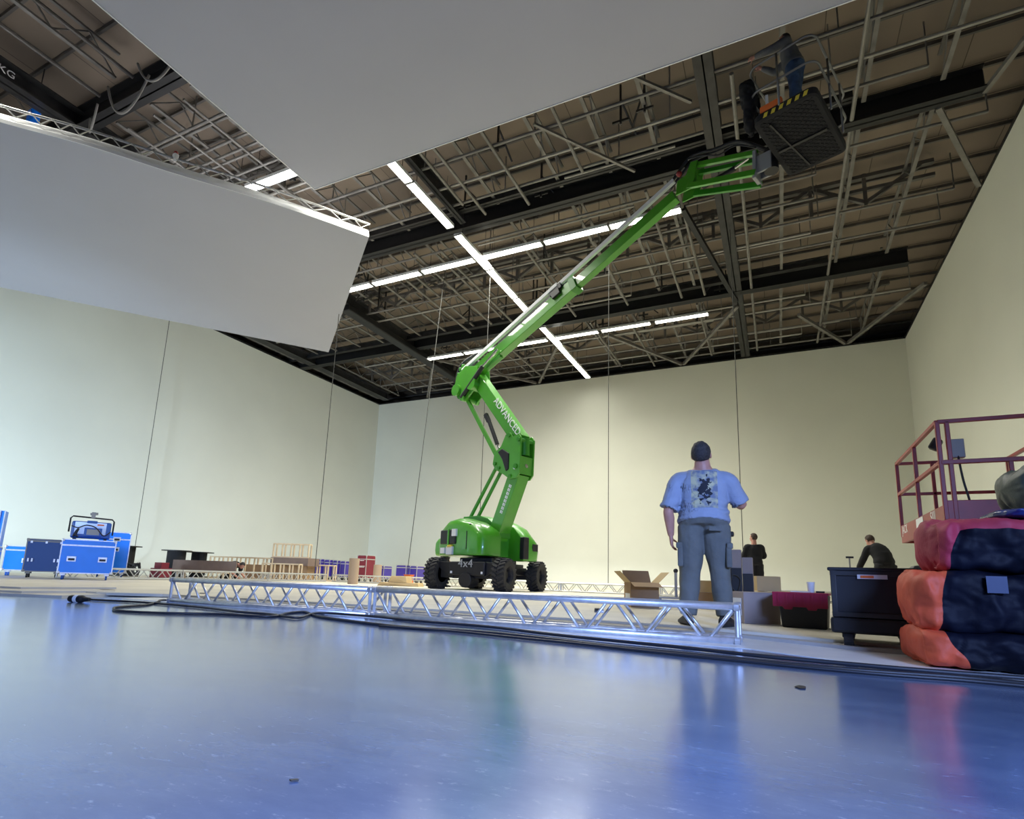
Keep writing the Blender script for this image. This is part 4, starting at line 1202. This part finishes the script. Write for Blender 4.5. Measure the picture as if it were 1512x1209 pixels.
def frame(label, x0, x1, d, z0, h, n, dp=.3):
    a, b = gnd(x0, d), gnd(x1, d); u = (b - a); L = u.length; u /= L; w = V((-u.y, u.x, 0))
    if w.y < 0: w = -w
    base = V((a.x, a.y, z0))
    t = thing('timber_frame', label, 'frame', base, 0, 'open frames of pale timber')
    s = .045
    for dy in (0, dp):
        for zz in (s / 2, h - s / 2):
            MB().bar(base + w * dy + UZ * zz, base + u * L + w * dy + UZ * zz, s, s).build('rail', TIMBER, t)
        for i in range(n + 1):
            p = base + u * (s / 2 + (L - s) * i / n) + w * dy
            MB().bar(p + UZ * s, p + UZ * (h - s), s, s, side=(1, 0, 0)).build('post', TIMBER, t)
    for i in range(n + 1):
        p = base + u * (s / 2 + (L - s) * i / n)
        MB().bar(p + UZ * (h - s / 2) + w * .03, p + UZ * (h - s / 2) + w * (dp - .03), s, s).build('cross_piece', TIMBER, t)
frame('low open timber frame lying behind the long brown board', 306, 400, 21.0, .05, .82, 7)
frame('tall open timber frame standing on the grey-brown carton stack', 398, 452, 21.1, .90, .54, 4)
t = board('carton_slab', 'grey-brown flat carton under the tall timber frame', 396, 452, 21.0, .60, .895, BROWNB, 'carton', dp=.6)
frame('open timber frame in front, right of the crouching person', 384, 440, 20.2, .05, .62, 4)
frame('open timber frame in front, nearest the cardboard tube', 441, 492, 21.6, .05, .63, 4)
board('carton_slab', 'flat brown carton lying behind the left front timber frame', 358, 452, 21.2, .06, .60, CARD, 'carton', dp=.4)

# purple and red cases along the far left
pl = ['leftmost purple case beside the tall timber frame', 'second purple case from the timber frame', 'third purple case from the timber frame', 'fourth purple case from the timber frame', 'purple case just left of the tall cardboard tube']
for i, (a, b) in enumerate(((452, 464), (466, 480), (481, 493), (494, 504), (505, 516))):
    d = 26.5; w = (b - a) * d / F_PX
    case('purple_case', pl[i], (a + b) / 2, d, w * .86, .6, .98 - .02 * i, 0, PURPLE, ALU_FAR, group='purple road cases by the far wall')
def tall(label, a, b, d, h, m, group=None):
    w = (b - a) * d / F_PX
    return case('purple_case' if m is PURPLE else 'red_case', label, (a + b) / 2, d, w * .9, .6, h, 0, m, ALU_FAR, group=group)
t, W = tall('tall dark red road case between the two cardboard tubes', 529, 548, 24.5, 1.14, DKRED)
q = MB()
for z, w in ((.90, .22), (.66, .34), (.62, .28)): q.box(W(.02, -.31, z), (w, .008, .022))
q.build('white_marking', WHITE, t)
tall('purple case right of the short cardboard tube', 561, 573, 25.5, .72, PURPLE, 'purple road cases by the far wall')
tall('purple case left of the boom lift, wider of the pair', 587, 607, 24.0, .76, PURPLE, 'purple road cases by the far wall')
tall('purple case half hidden by the left lift tyre', 608, 622, 24.0, .74, PURPLE, 'purple road cases by the far wall')
def tube(label, px, d, r, h):
    g = gnd(px, d)
    t = thing('cardboard_tube', label, 'tube', g)
    MB().lathe([(r, 0), (r, h), (r - .03, h), (r - .03, h - .3)], g, UZ, n=28).build('tube_wall', TUBEM, t, smooth=False)
    MB().cyl(g + V((0, 0, h - .31)), g + V((0, 0, h - .3)), r - .031, n=28).build('tube_inside', CARD, t)
tube('tall upright cardboard tube in front of the dark red case', 520.5, 18.2, .165, .83)
tube('shorter cardboard tube right of the dark red case', 556, 23, .17, .72)
# plaster boards pile and orange crate
g = gnd(578, 19)
for i, (a, b, z0, z1, lab) in enumerate(((556, 618, .05, .16, 'lowest board of the pale pile left of the lift tyre'), (572, 600, .162, .36, 'stacked pale blocks on the board pile left of the lift tyre'))):
    p, r = gnd(a, 17.3), gnd(b, 17.3)
    tag(MB().prism([(p.x, p.y, z0), (r.x, r.y, z0), (r.x - .05, r.y, z1), (p.x + .12, p.y, z1)], (-.1, .45, 0)).build('pale_board', CARD_T, bevel=.01), lab, 'board')
g = gnd(603, 20)
t = thing('orange_crate', 'small orange crate in front of the purple case by the lift tyre', 'crate', g + V((0, 0, .0)))
MB().box(g + V((0, 0, .17)), (.25, .25, .34)).build('crate_body', ORANGE, t, bevel=.02)
MB().box(g + V((0, 0, .35)), (.28, .28, .03)).build('crate_lid', ORANGE, t)
"""end of left side"""

# ------------------------------------------------------------------ cartons on the right
def carton(label, c, w, dp, h, rz, m, tape=True, name='cardboard_box'):
    c = V(c)
    t = thing(name, label, 'box', c, rz)
    M = world_of(t); R = M.to_3x3()
    MB().box(M @ V((0, 0, h / 2)), (w, dp, h), R=R).build('box_body', m, t, bevel=.004)
    q = MB()
    for s in (-1, 1): q.box(M @ V((0, s * (dp / 4), h + .003)), (w - .004, dp / 2 - .004, .005), R=R)
    q.build('box_flaps', m, t)
    return t, (lambda x, y, z: M @ V((x, y, z))), R
# open carton
g = gnd(947, 8.4)
t = thing('cardboard_box', 'open brown cardboard box with flaps spread, standing on the deck', 'box', g, .5)
M = world_of(t); R = M.to_3x3(); w, dp, h = .42, .38, .36
for nm, c, d in (('box_side', (0, -dp / 2, h / 2), (w, .006, h)), ('box_side', (0, dp / 2, h / 2), (w, .006, h)), ('box_side', (-w / 2, 0, h / 2), (.006, dp, h)), ('box_side', (w / 2, 0, h / 2), (.006, dp, h)), ('box_bottom', (0, 0, .004), (w, dp, .006))):
    MB().box(M @ V(c), d, R=R).build(nm, CARD, t)
for a, b, out in (((-w / 2, -dp / 2), (-w / 2, dp / 2), (-.16, 0, .16)), ((w / 2, -dp / 2), (w / 2, dp / 2), (.16, 0, .16)), ((-w / 2, -dp / 2), (w / 2, -dp / 2), (0, -.19, -.06)), ((-w / 2, dp / 2), (w / 2, dp / 2), (0, .13, .18))):
    p, r = V((*a, h)), V((*b, h)); o_ = V(out)
    MB().prism([M @ p, M @ r, M @ (r + o_), M @ (p + o_)], (0, 0, .005)).build('box_flap', CARD_T if out[1] == 0 else CARD, t)
MB().box(M @ V((-w / 2 - .004, -.02, .12)), (.003, .26, .16), R=R).build('paper_label', PAPER, t)
# big grey carton beside the man
t, W, R = carton('big grey-brown carton on the deck right behind the truss end', gnd(1108, 5.75), .40, .42, .30, .62, CARD_G)
MB().box(W(-.203, 0, .16), (.004, .34, .17), R=R).build('printed_label', PAPER, t)
MB().box(W(-.206, -.05, .09), (.003, .12, .05), R=R).build('printed_symbol', BLACK, t)
carton('tan carton on the deck behind the big grey one, lower of two', gnd(1134, 7.6), .34, .30, .29, .5, CARD_T)
carton('small tan carton lying on top of the lower tan one', gnd(1130, 7.75) + V((0, 0, .30)), .34, .28, .20, .5, CARD_T)
carton('tan carton seen between the legs of the standing man, lower of two', gnd(1042, 8.6), .30, .30, .24, .1, CARD)
carton('smaller tan carton stacked on the one between the standing legs', gnd(1040, 8.6) + V((0, 0, .25)), .24, .26, .17, .1, CARD_T)
# black gear behind the cartons
g = gnd(1076, 7.2)
t = thing('black_stand', 'black upright stand with knobbed head beside the standing man', 'stand', g)
MB().cyl(g, g + V((0, 0, .04)), .14, n=20).build('stand_base', BLACK, t)
MB().cyl(g + V((0, 0, .04)), g + V((0, 0, 1.0)), .052, n=16).build('stand_pole', BLACK, t)
MB().bar(g + V((-.03, 0, 1.03)), g + V((.1, 0, 1.03)), .08, .07).build('stand_head', BLACK, t, bevel=.02)
MB().tube([g + V((-.06, -.07, .1)), g + V((.0, -.1, .4)), g + V((.05, -.09, .62)), g + V((.02, -.08, .72)), g + V((-.03, -.07, .6)), g + V((.02, -.08, .3)), g + V((.1, -.1, .12))], .009, smooth=5).build('loose_wire', GREYWIRE, t, smooth=True)
for lab, px, d, w, h in (('taller grey panel with black front standing behind the cartons', 1089, 7.4, .15, .84), ('shorter grey panel with black front standing behind the cartons', 1107, 7.4, .13, .74)):
    g = gnd(px, d)
    t = thing('equipment_tower', lab, 'equipment', g)
    MB().box(g + V((0, 0, h / 2)), (w, .16, h)).build('tower_body', CARD_G, t, bevel=.005)
    MB().box(g + V((0, -.09, h * .36)), (w * .98, .03, h * .70)).build('tower_front', BLACK, t, bevel=.005)
    if px == 1089:
        MB().tube([g + V((-.05, -.12, .2)), g + V((.03, -.13, .3)), g + V((.06, -.13, .45)), g + V((-.03, -.13, .5)), g + V((-.05, -.13, .35)), g + V((.05, -.13, .25))], .007, smooth=5).build('coiled_wire', GREYWIRE, t, smooth=True)
# hand trolley left of the man
g = gnd(988, 9.6)
t = thing('hand_trolley', 'low hand trolley with upright handle left of the standing man', 'trolley', g)
MB().cyl(g + V((.12, 0, .1)), g + V((.12, 0, .56)), .025, n=12).build('handle_post', GREYP, t)
MB().sphere(g + V((.12, 0, .58)), .04, 12, 8).build('handle_knob', BLACK, t, smooth=True)
MB().box(g + V((.0, .0, .12)), (.62, .3, .035)).build('trolley_bed', GREYP, t)
for x in (-.2, .25): MB().cyl(g + V((x, -.14, .06)), g + V((x, -.08, .06)), .06, n=16).build('trolley_wheel', BLACK, t)
for x in (-.2, .25): MB().cyl(g + V((x, .08, .06)), g + V((x, .14, .06)), .06, n=16).build('trolley_wheel', BLACK, t)
# tote with crimson lid
tg = gnd(1190, 5.25)
t = thing('tote_crate', 'black plastic tote with hinged crimson lid on the deck', 'crate', tg, -.12)
M = world_of(t); R = M.to_3x3()
w, dp, h = .42, .36, .30
MB().loft([[M @ V((x * k, y * k, z)) for x, y in ((-w / 2, -dp / 2), (w / 2, -dp / 2), (w / 2, dp / 2), (-w / 2, dp / 2))] for z, k in ((0, .88), (h, 1))]).build('tote_body', BLACK, t, bevel=.012)
q = MB()
q.box(M @ V((-.02, 0, h + .012)), (w + .05, dp + .03, .022), R=R)
q.build('lid_top', RED_B, t, bevel=.006)
n = 14; poly = [(-w / 2 - .04, h + .02)]
prof = [(-.25, -.13), (-.17, -.13), (-.15, -.155), (-.09, -.155), (-.08, -.13), (.03, -.13), (.045, -.155), (.11, -.155), (.12, -.135), (.205, -.135)]
MB().prism([M @ V((x, -dp / 2 - .022, h + .02 + z)) for x, z in [(-.25, 0)] + prof + [(.205, 0)]], R @ V((0, .02, 0))).build('lid_flap', RED_B, t, bevel=.004)
q = MB()
for x in (-.2, -.13, -.06, .01, .08, .15): q.box(M @ V((x, -dp / 2 - .026, h - .04)), (.016, .01, .10), R=R)
q.build('lid_rib', RED_B, t)
c = M @ V((.06, .02, h + .024))
t = thing('white_cup', 'white paper cup standing on the crimson tote lid', 'cup', c)
MB().lathe([(.001, 0), (.027, 0), (.034, .095), (.030, .095), (.024, .01), (.001, .01)], c, UZ, n=20).build('cup_wall', WHITE_D, t, smooth=False)
MB().lathe([(.030, .09), (.036, .09), (.036, .098), (.030, .098)], c, UZ, n=20).build('cup_rim', WHITE_D, t)
for lab, x, w_, h_ in (('flat black gadget on the tote lid beside the cup', .14, .07, .016),):
    tag(MB().box(M @ V((x, -.02, h + .024 + h_ / 2)), (w_, .06, h_), R=R).build('black_gadget', BLACK, bevel=.003), lab, 'gadget')
tag(MB().box(M @ V((-.02, -.1, h + .029)), (.16, .08, .008), R=R).build('paper_sheet', PAPER), 'white paper sheet lying on the tote lid', 'paper')
# microphone stand far right
g = gnd(1260, 9)
t = thing('tap_stand', 'slim metal stand with cross head behind the black crate', 'stand', g)
MB().cyl(g + V((0, 0, 0)), g + V((0, 0, .03)), .12, n=18).build('stand_base', GREYP, t)
MB().cyl(g + V((0, 0, .03)), g + V((0, 0, .88)), .012, n=10).build('stand_pole', GREYP, t)
MB().bar(g + V((-.05, 0, .88)), g + V((.06, 0, .88)), .03, .03).build('stand_head', BLACK, t)
# black crate on a dolly
cg = gnd(1296, 4.0, .0)
rz = -.12
t = thing('crate_dolly', 'black wheeled dolly under the black crate', 'dolly', cg, rz)
M = world_of(t); R = M.to_3x3()
MB().box(M @ V((0, .02, .165)), (.55, .42, .11), R=R).build('dolly_deck', BLACK, t, bevel=.02)
for sx in (-1, 1):
    for sy in (-1, 1):
        o = MB().box(M @ V((sx * .17, sy * .13 + .02, .10)), (.08, .07, .05), R=R).build('castor', BLACK, t, bevel=.01)
        MB().cyl(M @ V((sx * .17 - .03, sy * .13 + .0, .058)), M @ V((sx * .17 + .03, sy * .13, .058)), .058, n=20).build('castor_wheel', RUBBER, o)
t = thing('black_crate', 'black plastic crate with framed lid riding on the dolly', 'crate', M @ V((0, .02, .221)), rz)
def CW(x, y, z): return M @ V((x, y + .02, .221 + z))
MB().box(CW(0, 0, .165), (.52, .38, .33), R=R).build('crate_body', BLACK, t, bevel=.012)
q = MB()
for x in (-.24, .24): q.box(CW(x, -.195, .165), (.035, .02, .33), R=R)
for z in (.02, .31): q.box(CW(0, -.195, z), (.52, .02, .035), R=R)
q.build('crate_frame', STEEL_D, t, bevel=.004)
MB().box(CW(0, 0, .34), (.55, .41, .025), R=R).build('crate_lid', BLACK, t, bevel=.008)
MB().box(CW(.0, -.207, .287), (.18, .004, .03), R=R).build('crate_sticker', PAPER, t)
MB().box(CW(-.03, -.210, .287), (.08, .003, .018), R=R).build('orange_mark', ORANGE, t)
q = MB()
for k in range(7): q.box(CW(.225, -.207, .07 + k * .03), (.02, .006, .012), R=R)
q.build('crate_latch_row', BLACK, t)
# roll of tape on the floor under the truss
g = gnd(884, 6.6, .0)
t = thing('tape_roll', 'roll of silver tape standing under the truss right of centre', 'tape', g)
MB().cyl(g + V((-.05, 0, .05)), g + V((.0, .02, .05)), .05, n=22).build('roll_core', BLACK, t)
MB().lathe([(.028, 0), (.052, 0), (.052, .05), (.028, .05), (.028, 0)], g + V((.002, .02, .052)), (1, .3, 0), n=22).build('tape_winding', TAPE, t)
def scrap(label, pts, m, name):
    vs = []
    for x, y in pts:
        d = RM @ V((x - CX, -(y - CY), -F_PX)); vs.append(EYE + d * ((.002 - .42) / d.z))
    tag(MB().prism(vs, (0, 0, .0025)).build(name, m), label, 'scrap')
scrap('small black scrap on the blue floor right of centre', [(1173, 1014), (1180, 1012), (1190, 1014), (1189, 1017), (1182, 1017)], BLACK, 'black_scrap')
scrap('tiny dark splinter on the blue floor near bottom left', [(427, 1152), (440, 1151), (441, 1153), (430, 1154)], BLACK, 'dark_splinter')
scrap('tiny dark chip on the deck in front of the lift', [(688, 879), (692, 879), (692, 880.5), (688, 880)], BLACK, 'dark_chip')

# ------------------------------------------------------------------ bags
def bag(label, c, L, w, h, body, cap, capw=.2, seed=1, slant=.0, top=None, name='duffel_bag', endtaper=.45, amp=.035, rz=0):
    c = V(c)
    t = thing(name, label, 'bag', c, rz)
    M = world_of(t)
    NU, NV, NC = 120, 80, 30
    vs, fs, ms = [], [], []
    for i in range(NU + 1):
        u = i / NU
        for k in range(NV):
            a = 2 * PI * k / NV
            cx_ = capw + slant * math.sin(a) + .015 * math.sin(a * 3 + seed)
            xx = cx_ * i / NC if i <= NC else cx_ + (L - cx_) * (i - NC) / (NU - NC)
            x = -L / 2 + xx
            e = min(xx, L - xx)
            f = min(1, (e / .13)) if e < .13 else 1
            f = math.sqrt(max(.0004, 1 - (1 - f) ** 2.4))
            ca, sa = math.cos(a), math.sin(a); p = 4.6
            r = (abs(ca) ** p + abs(sa) ** p) ** (-1 / p)
            y, z = r * ca * w / 2 * f, r * sa * h / 2 * f
            q = V((x * 3.2, y * 4, z * 5 + seed * 7))
            n = .8 * noise.noise(q) + .7 * noise.noise(q * 2.3) + .9 * (.3 - abs(noise.noise(V((q.x * 2.2, q.y * 2.6, q.z * 1.2 + 9))))) + .5 * (.25 - abs(noise.noise(q * 4.1)))
            d = V((0, y, z)); dl = d.length or 1
            crease = -.5 * max(0, 1 - abs((x + L / 2) - capw - .02 * math.sin(a * 3)) / .035)
            s = 1 + (n * amp + crease * amp * .8) / max(dl, .05)
            zz = z * s
            if zz < -h / 2: zz = -h / 2 + (zz + h / 2) * .1
            zz = min(zz, h / 2 * 1.06)
            vs.append(M @ V((x + .02 * noise.noise(q * .7) * (1 if e > .05 else 2.5), y * s, zz + h / 2)))
    for i in range(NU):
        u = (i + .5) / NU; x = L * u
        for k in range(NV):
            a = 2 * PI * (k + .5) / NV
            fs.append((i * NV + k, i * NV + (k + 1) % NV, (i + 1) * NV + (k + 1) % NV, (i + 1) * NV + k))
            iscap = i < NC
            if top is not None and math.sin(a) > top: iscap = True
            ms.append(1 if iscap else 0)
    fs.append(tuple(range(NV))); ms.append(1)
    fs.append(tuple(NU * NV + k for k in range(NV))); ms.append(0)
    capv, bodyv = MB(), MB()
    for want, mb in ((0, bodyv), (1, capv)):
        idx = {}
        for f_, m_ in zip(fs, ms):
            if m_ != want: continue
            for i in f_:
                if i not in idx: idx[i] = len(mb.v); mb.v.append(tuple(vs[i]))
            mb.f.append(tuple(idx[i] for i in f_)); mb.m.append(0)
    bodyv.build('bag_body', body, t, smooth=True)
    capv.build('bag_end', cap, t, smooth=True)
    return t, M
def bag_at(pl, pt, pb, d, L):
    """left end column, top row, bottom row at depth d -> base centre, height"""
    a = at(pl, pb, d); b = at(pl, pt, d)
    return V((a.x + L / 2, a.y + .28, a.z)), (b.z - a.z)
c1, h1 = bag_at(1350, 936, 992, 3.12, 1.5)
c1.z = .006
h1 = .21
t, M = bag('lowest bag of the pile, navy with orange end', c1, 1.5, .66, h1, BAGNAVY, BAGORG, .20, 3, -.05, name='duffel_bag', top=.93)
c2, h2 = bag_at(1346, 858, 940, 3.14, 1.4)
c2.z = h1 - .012; h2 = .345
t, M = bag('middle bag of the pile, black with orange end', c2 + V((0, .03, 0)), 1.4, .62, h2, BAGNAVY, BAGORG, .17, 9, .06, amp=.04)
MB().box(M @ V((-.30, -.335, .27)), (.09, .006, .09)).build('blue_patch', mat('dull_blue_patch', (.02, .035, .09), .5), t)
c3 = c2 + V((.07, .04, h2 - .01)); h3 = .315
bag('big bag with crimson top and end and black side, on the orange ended ones', c3, 1.3, .6, h3, BAGNAVY, BAGRED, .13, 14, .06, top=.45, amp=.035)
c4 = c3 + V((.19, .02, h3 - .005))
bag('shiny blue folded tarp lying flat on the crimson bag', c4, .95, .5, .06, TARP, TARP, .1, 21, name='folded_tarp', amp=.03)
c5 = c4 + V((.045, .03, .06))
bag('dark green and navy bag topmost on the pile', c5, .85, .5, .26, BAGNAVY, BAGGRN, .28, 31, .10, amp=.045)

# ------------------------------------------------------------------ red scissor lift
sx0, sy0, sz0 = 1.74, 7.75, 1.16           # near left platform corner
SX, SY = 1.35, 2.5
t = thing('scissor_lift', 'dark red scissor lift with raised railed platform by the right wall', 'scissor lift', (sx0 + SX / 2, sy0 + SY / 2, .05))
MB().box((sx0 + SX / 2, sy0 + SY / 2, sz0 + .03), (SX, SY, .06)).build('platform_deck', RED_P, t)
for nm, c, d in (('toe_board', (sx0, sy0 + SY / 2, sz0 + .10), (.04, SY, .26)), ('toe_board', (sx0 + SX, sy0 + SY / 2, sz0 + .10), (.04, SY, .26)), ('toe_board', (sx0 + SX / 2, sy0, sz0 + .13), (SX, .04, .30)), ('toe_board', (sx0 + SX / 2, sy0 + SY, sz0 + .10), (SX, .04, .26))):
    MB().box(c, d).build(nm, RED_P, t, bevel=.006)
zt, zm = sz0 + 1.20, sz0 + .72
def R_(a, b, s=.045, nm='guard_rail'): MB().bar(a, b, s, s).build(nm, RED_P, t, bevel=.006)
for z in (zt, zm):
    R_((sx0, sy0, z), (sx0, sy0 + SY, z)); R_((sx0 + SX, sy0, z), (sx0 + SX, sy0 + SY, z)); R_((sx0, sy0 + SY, z), (sx0 + SX, sy0 + SY, z))
R_((sx0, sy0, zt), (sx0 + SX, sy0, zt)); R_((sx0, sy0, zm), (sx0 + SX, sy0, zm), .05)
for x, y in ((sx0, sy0), (sx0 + .09, sy0), (sx0 + .62, sy0), (sx0 + .88, sy0), (sx0 + SX, sy0), (sx0, sy0 + SY), (sx0 + .45, sy0 + SY), (sx0 + SX, sy0 + SY), (sx0, sy0 + SY * .5), (sx0 + SX, sy0 + SY * .5)):
    top_ = zt if not (.5 < x - sx0 < .95 and y == sy0) else zm
    MB().bar((x, y, sz0 + .06), (x, y, top_), .045, .045, side=(1, 0, 0)).build('rail_post', RED_P, t, bevel=.006)
R_((sx0 + .9, sy0, zm + .02), (sx0 + SX, sy0 + .35, zt - .3))
MB().box((sx0 + 1.12, sy0 - .04, zt - .2), (.24, .05, .42)).build('gate_panel', BLACK, t)
MB().box((sx0 + .18, sy0 + .1, zm + .17), (.14, .10, .22)).build('control_box', GREYP, t, bevel=.01)
MB().bar((sx0 - .02, sy0 + .22, zm + .20), (sx0 + .05, sy0 + .20, zm + .32), .12, .10).build('joystick_cover', BLACK, t, bevel=.02)
MB().tube([(sx0 + .18, sy0 + .06, zm + .08), (sx0 + .2, sy0 + .05, zm - .2), (sx0 + .24, sy0 + .06, zm - .45), (sx0 + .22, sy0 + .08, sz0 + .28)], .012, smooth=5).build('control_cable', CABLEM, t, smooth=True)
text('JACK', 'side_lettering', WHITE, t, (sx0 - .0215, sy0 + SY - .1, sz0 + .10), (0, -1, 0), (0, 0, 1), .17, .001)
text('SJIII', 'side_lettering', WHITE, t, (sx0 - .0215, sy0 + .62, sz0 + .10), (0, -1, 0), (0, 0, 1), .17, .001)
MB().box((sx0 - .022, sy0 + 1.22, sz0 + .13), (.003, .4, .17)).build('white_plate', WHITE_D, t)
cxs, cys = sx0 + SX / 2, sy0 + SY / 2
for i, (z0, z1) in enumerate(((.55, .82), (.82, 1.12))):
    for x in (-.28, .28):
        for s in (-1, 1):
            MB().bar((cxs + x + s * .03, cys - s * .95, z0), (cxs + x + s * .03, cys + s * .95, z1), .05, .09).build('scissor_arm', GREYP, t)
MB().box((cxs, cys, .40), (.8, 2.0, .28)).build('chassis', STEEL_D, t, bevel=.02)
for x in (-.4, .4):
    for y in (-.75, .75):
        MB().cyl((cxs + x - .06, cys + y, .21), (cxs + x + .06, cys + y, .21), .16, n=24).build('wheel', RUBBER, t)

# dark machine with a handle between the crate and the bags
g = gnd(1368, 5.0)
t = thing('floor_machine', 'dark floor machine with slanting handle between the crate and the bags', 'machine', g)
MB().loft([[g + V((x * k, y * k, z)) for x, y in ((-.14, -.18), (.14, -.18), (.14, .18), (-.14, .18))] for z, k in ((0, 1), (.3, 1.0), (.52, .8), (.6, .45))]).build('machine_body', BLACK, t, bevel=.03)
MB().bar(g + V((-.20, -.05, .36)), g + V((.10, .05, .55)), .05, .04).build('machine_handle', BLACK, t, bevel=.01)
MB().tube([g + V((-.20, -.05, .36)), g + V((-.24, -.06, .30)), g + V((-.2, -.06, .2)), g + V((-.14, -.05, .16))], .015, smooth=4).build('machine_hose', BLACK, t, smooth=True)
MB().box(g + V((-.12, -.1, .12)), (.1, .1, .12)).build('grey_cap', GREYP, t, bevel=.03)

# ------------------------------------------------------------------ things high up
# dark coat over the basket rail
q = MB()
rings = []
for z, a, b in ((-.42, .08, .05), (-.3, .14, .08), (-.05, .15, .09), (.2, .24, .12), (.5, .27, .14), (.66, .20, .12), (.76, .08, .06)):
    rings.append((K(-.80 + .02 * math.sin(z * 9), -.67, ZB + .38 + z), (K(1, 0, 0) - K(0, 0, 0)) * a, US * b))
q.tube([K(-.52, -.66, ZB + .95), K(-.42, -.68, ZB + .6), K(-.45, -.68, ZB + .3)], [.09, .08, .05], n=12, smooth=3)
q.ell(rings, 18)
fuse(q, 'dark_coat', BLACKM, None, .02, amp=.05, freq=7, smooth=3)
tag(bpy.data.objects['dark_coat'], 'dark coat hanging over the left rail of the lift basket', 'coat')
# clamp and sticker on the curved rim
p = at(48, 180, 14.6)
t = thing('rigging_clamp', 'blue rigging hoist hanging over the curved panel rim at upper left', 'hoist', p)
MB().box(p + V((0, 0, .1)), (.26, .22, .44)).build('hoist_body', BLUE, t, bevel=.05)
MB().box(p + V((0, -.115, .18)), (.2, .01, .03)).build('hoist_stripe', WHITE_D, t)
MB().tube([p + V((0, 0, .32)), p + V((.1, 0, .5)), p + V((.05, 0, .62))], .03, smooth=4).build('hoist_hook', BLACK, t, smooth=True)
MB().cyl(p + V((.05, 0, .62)), p + V((.05, 0, 2.6)), .014, n=6).build('hoist_chain', STEEL_D, t)
p = nearc[16] + V((-.02, .02, 10.06))
t = thing('rim_clamp', 'small red and white clamp on the middle of the curved rim', 'clamp', p)
MB().box(p + V((0, 0, -.02)), (.12, .1, .16)).build('clamp_body', WHITE_D, t, bevel=.02)
MB().sphere(p + V((0, 0, .09)), .05, 10, 6).build('clamp_knob', RED_P, t)

# ------------------------------------------------------------------ light
def area(name, loc, target, size, power, col):
    l = bpy.data.lights.new(name, 'AREA'); l.shape = 'RECTANGLE'; l.size, l.size_y = size; l.energy = power; l.color = col
    o = bpy.data.objects.new(name, l); COL.objects.link(o); o.location = loc
    o.rotation_euler = (V(target) - V(loc)).to_track_quat('-Z', 'Y').to_euler()
    return o
area('blue_stage_wash', (4.4, -4.5, 3.6), (-1.9, 2.8, .1), (3, 1.6), 310, (.30, .46, 1)).data.spread = math.radians(70)
area('cool_work_light', (-14.5, -7, 1.7), (-24.5, 9, 1.6), (3, 2), 900, (.62, .80, 1)).data.spread = math.radians(66)
w = bpy.data.worlds.new('world'); SC.world = w; w.use_nodes = True
w.node_tree.nodes['Background'].inputs[0].default_value = (.5, .55, .6, 1)
w.node_tree.nodes['Background'].inputs[1].default_value = .02
SC.view_settings.view_transform = 'Standard'
SC.view_settings.look = 'None'
SC.view_settings.exposure = 0.21
SC.view_settings.gamma = 1
SC.view_settings.use_curve_mapping = False
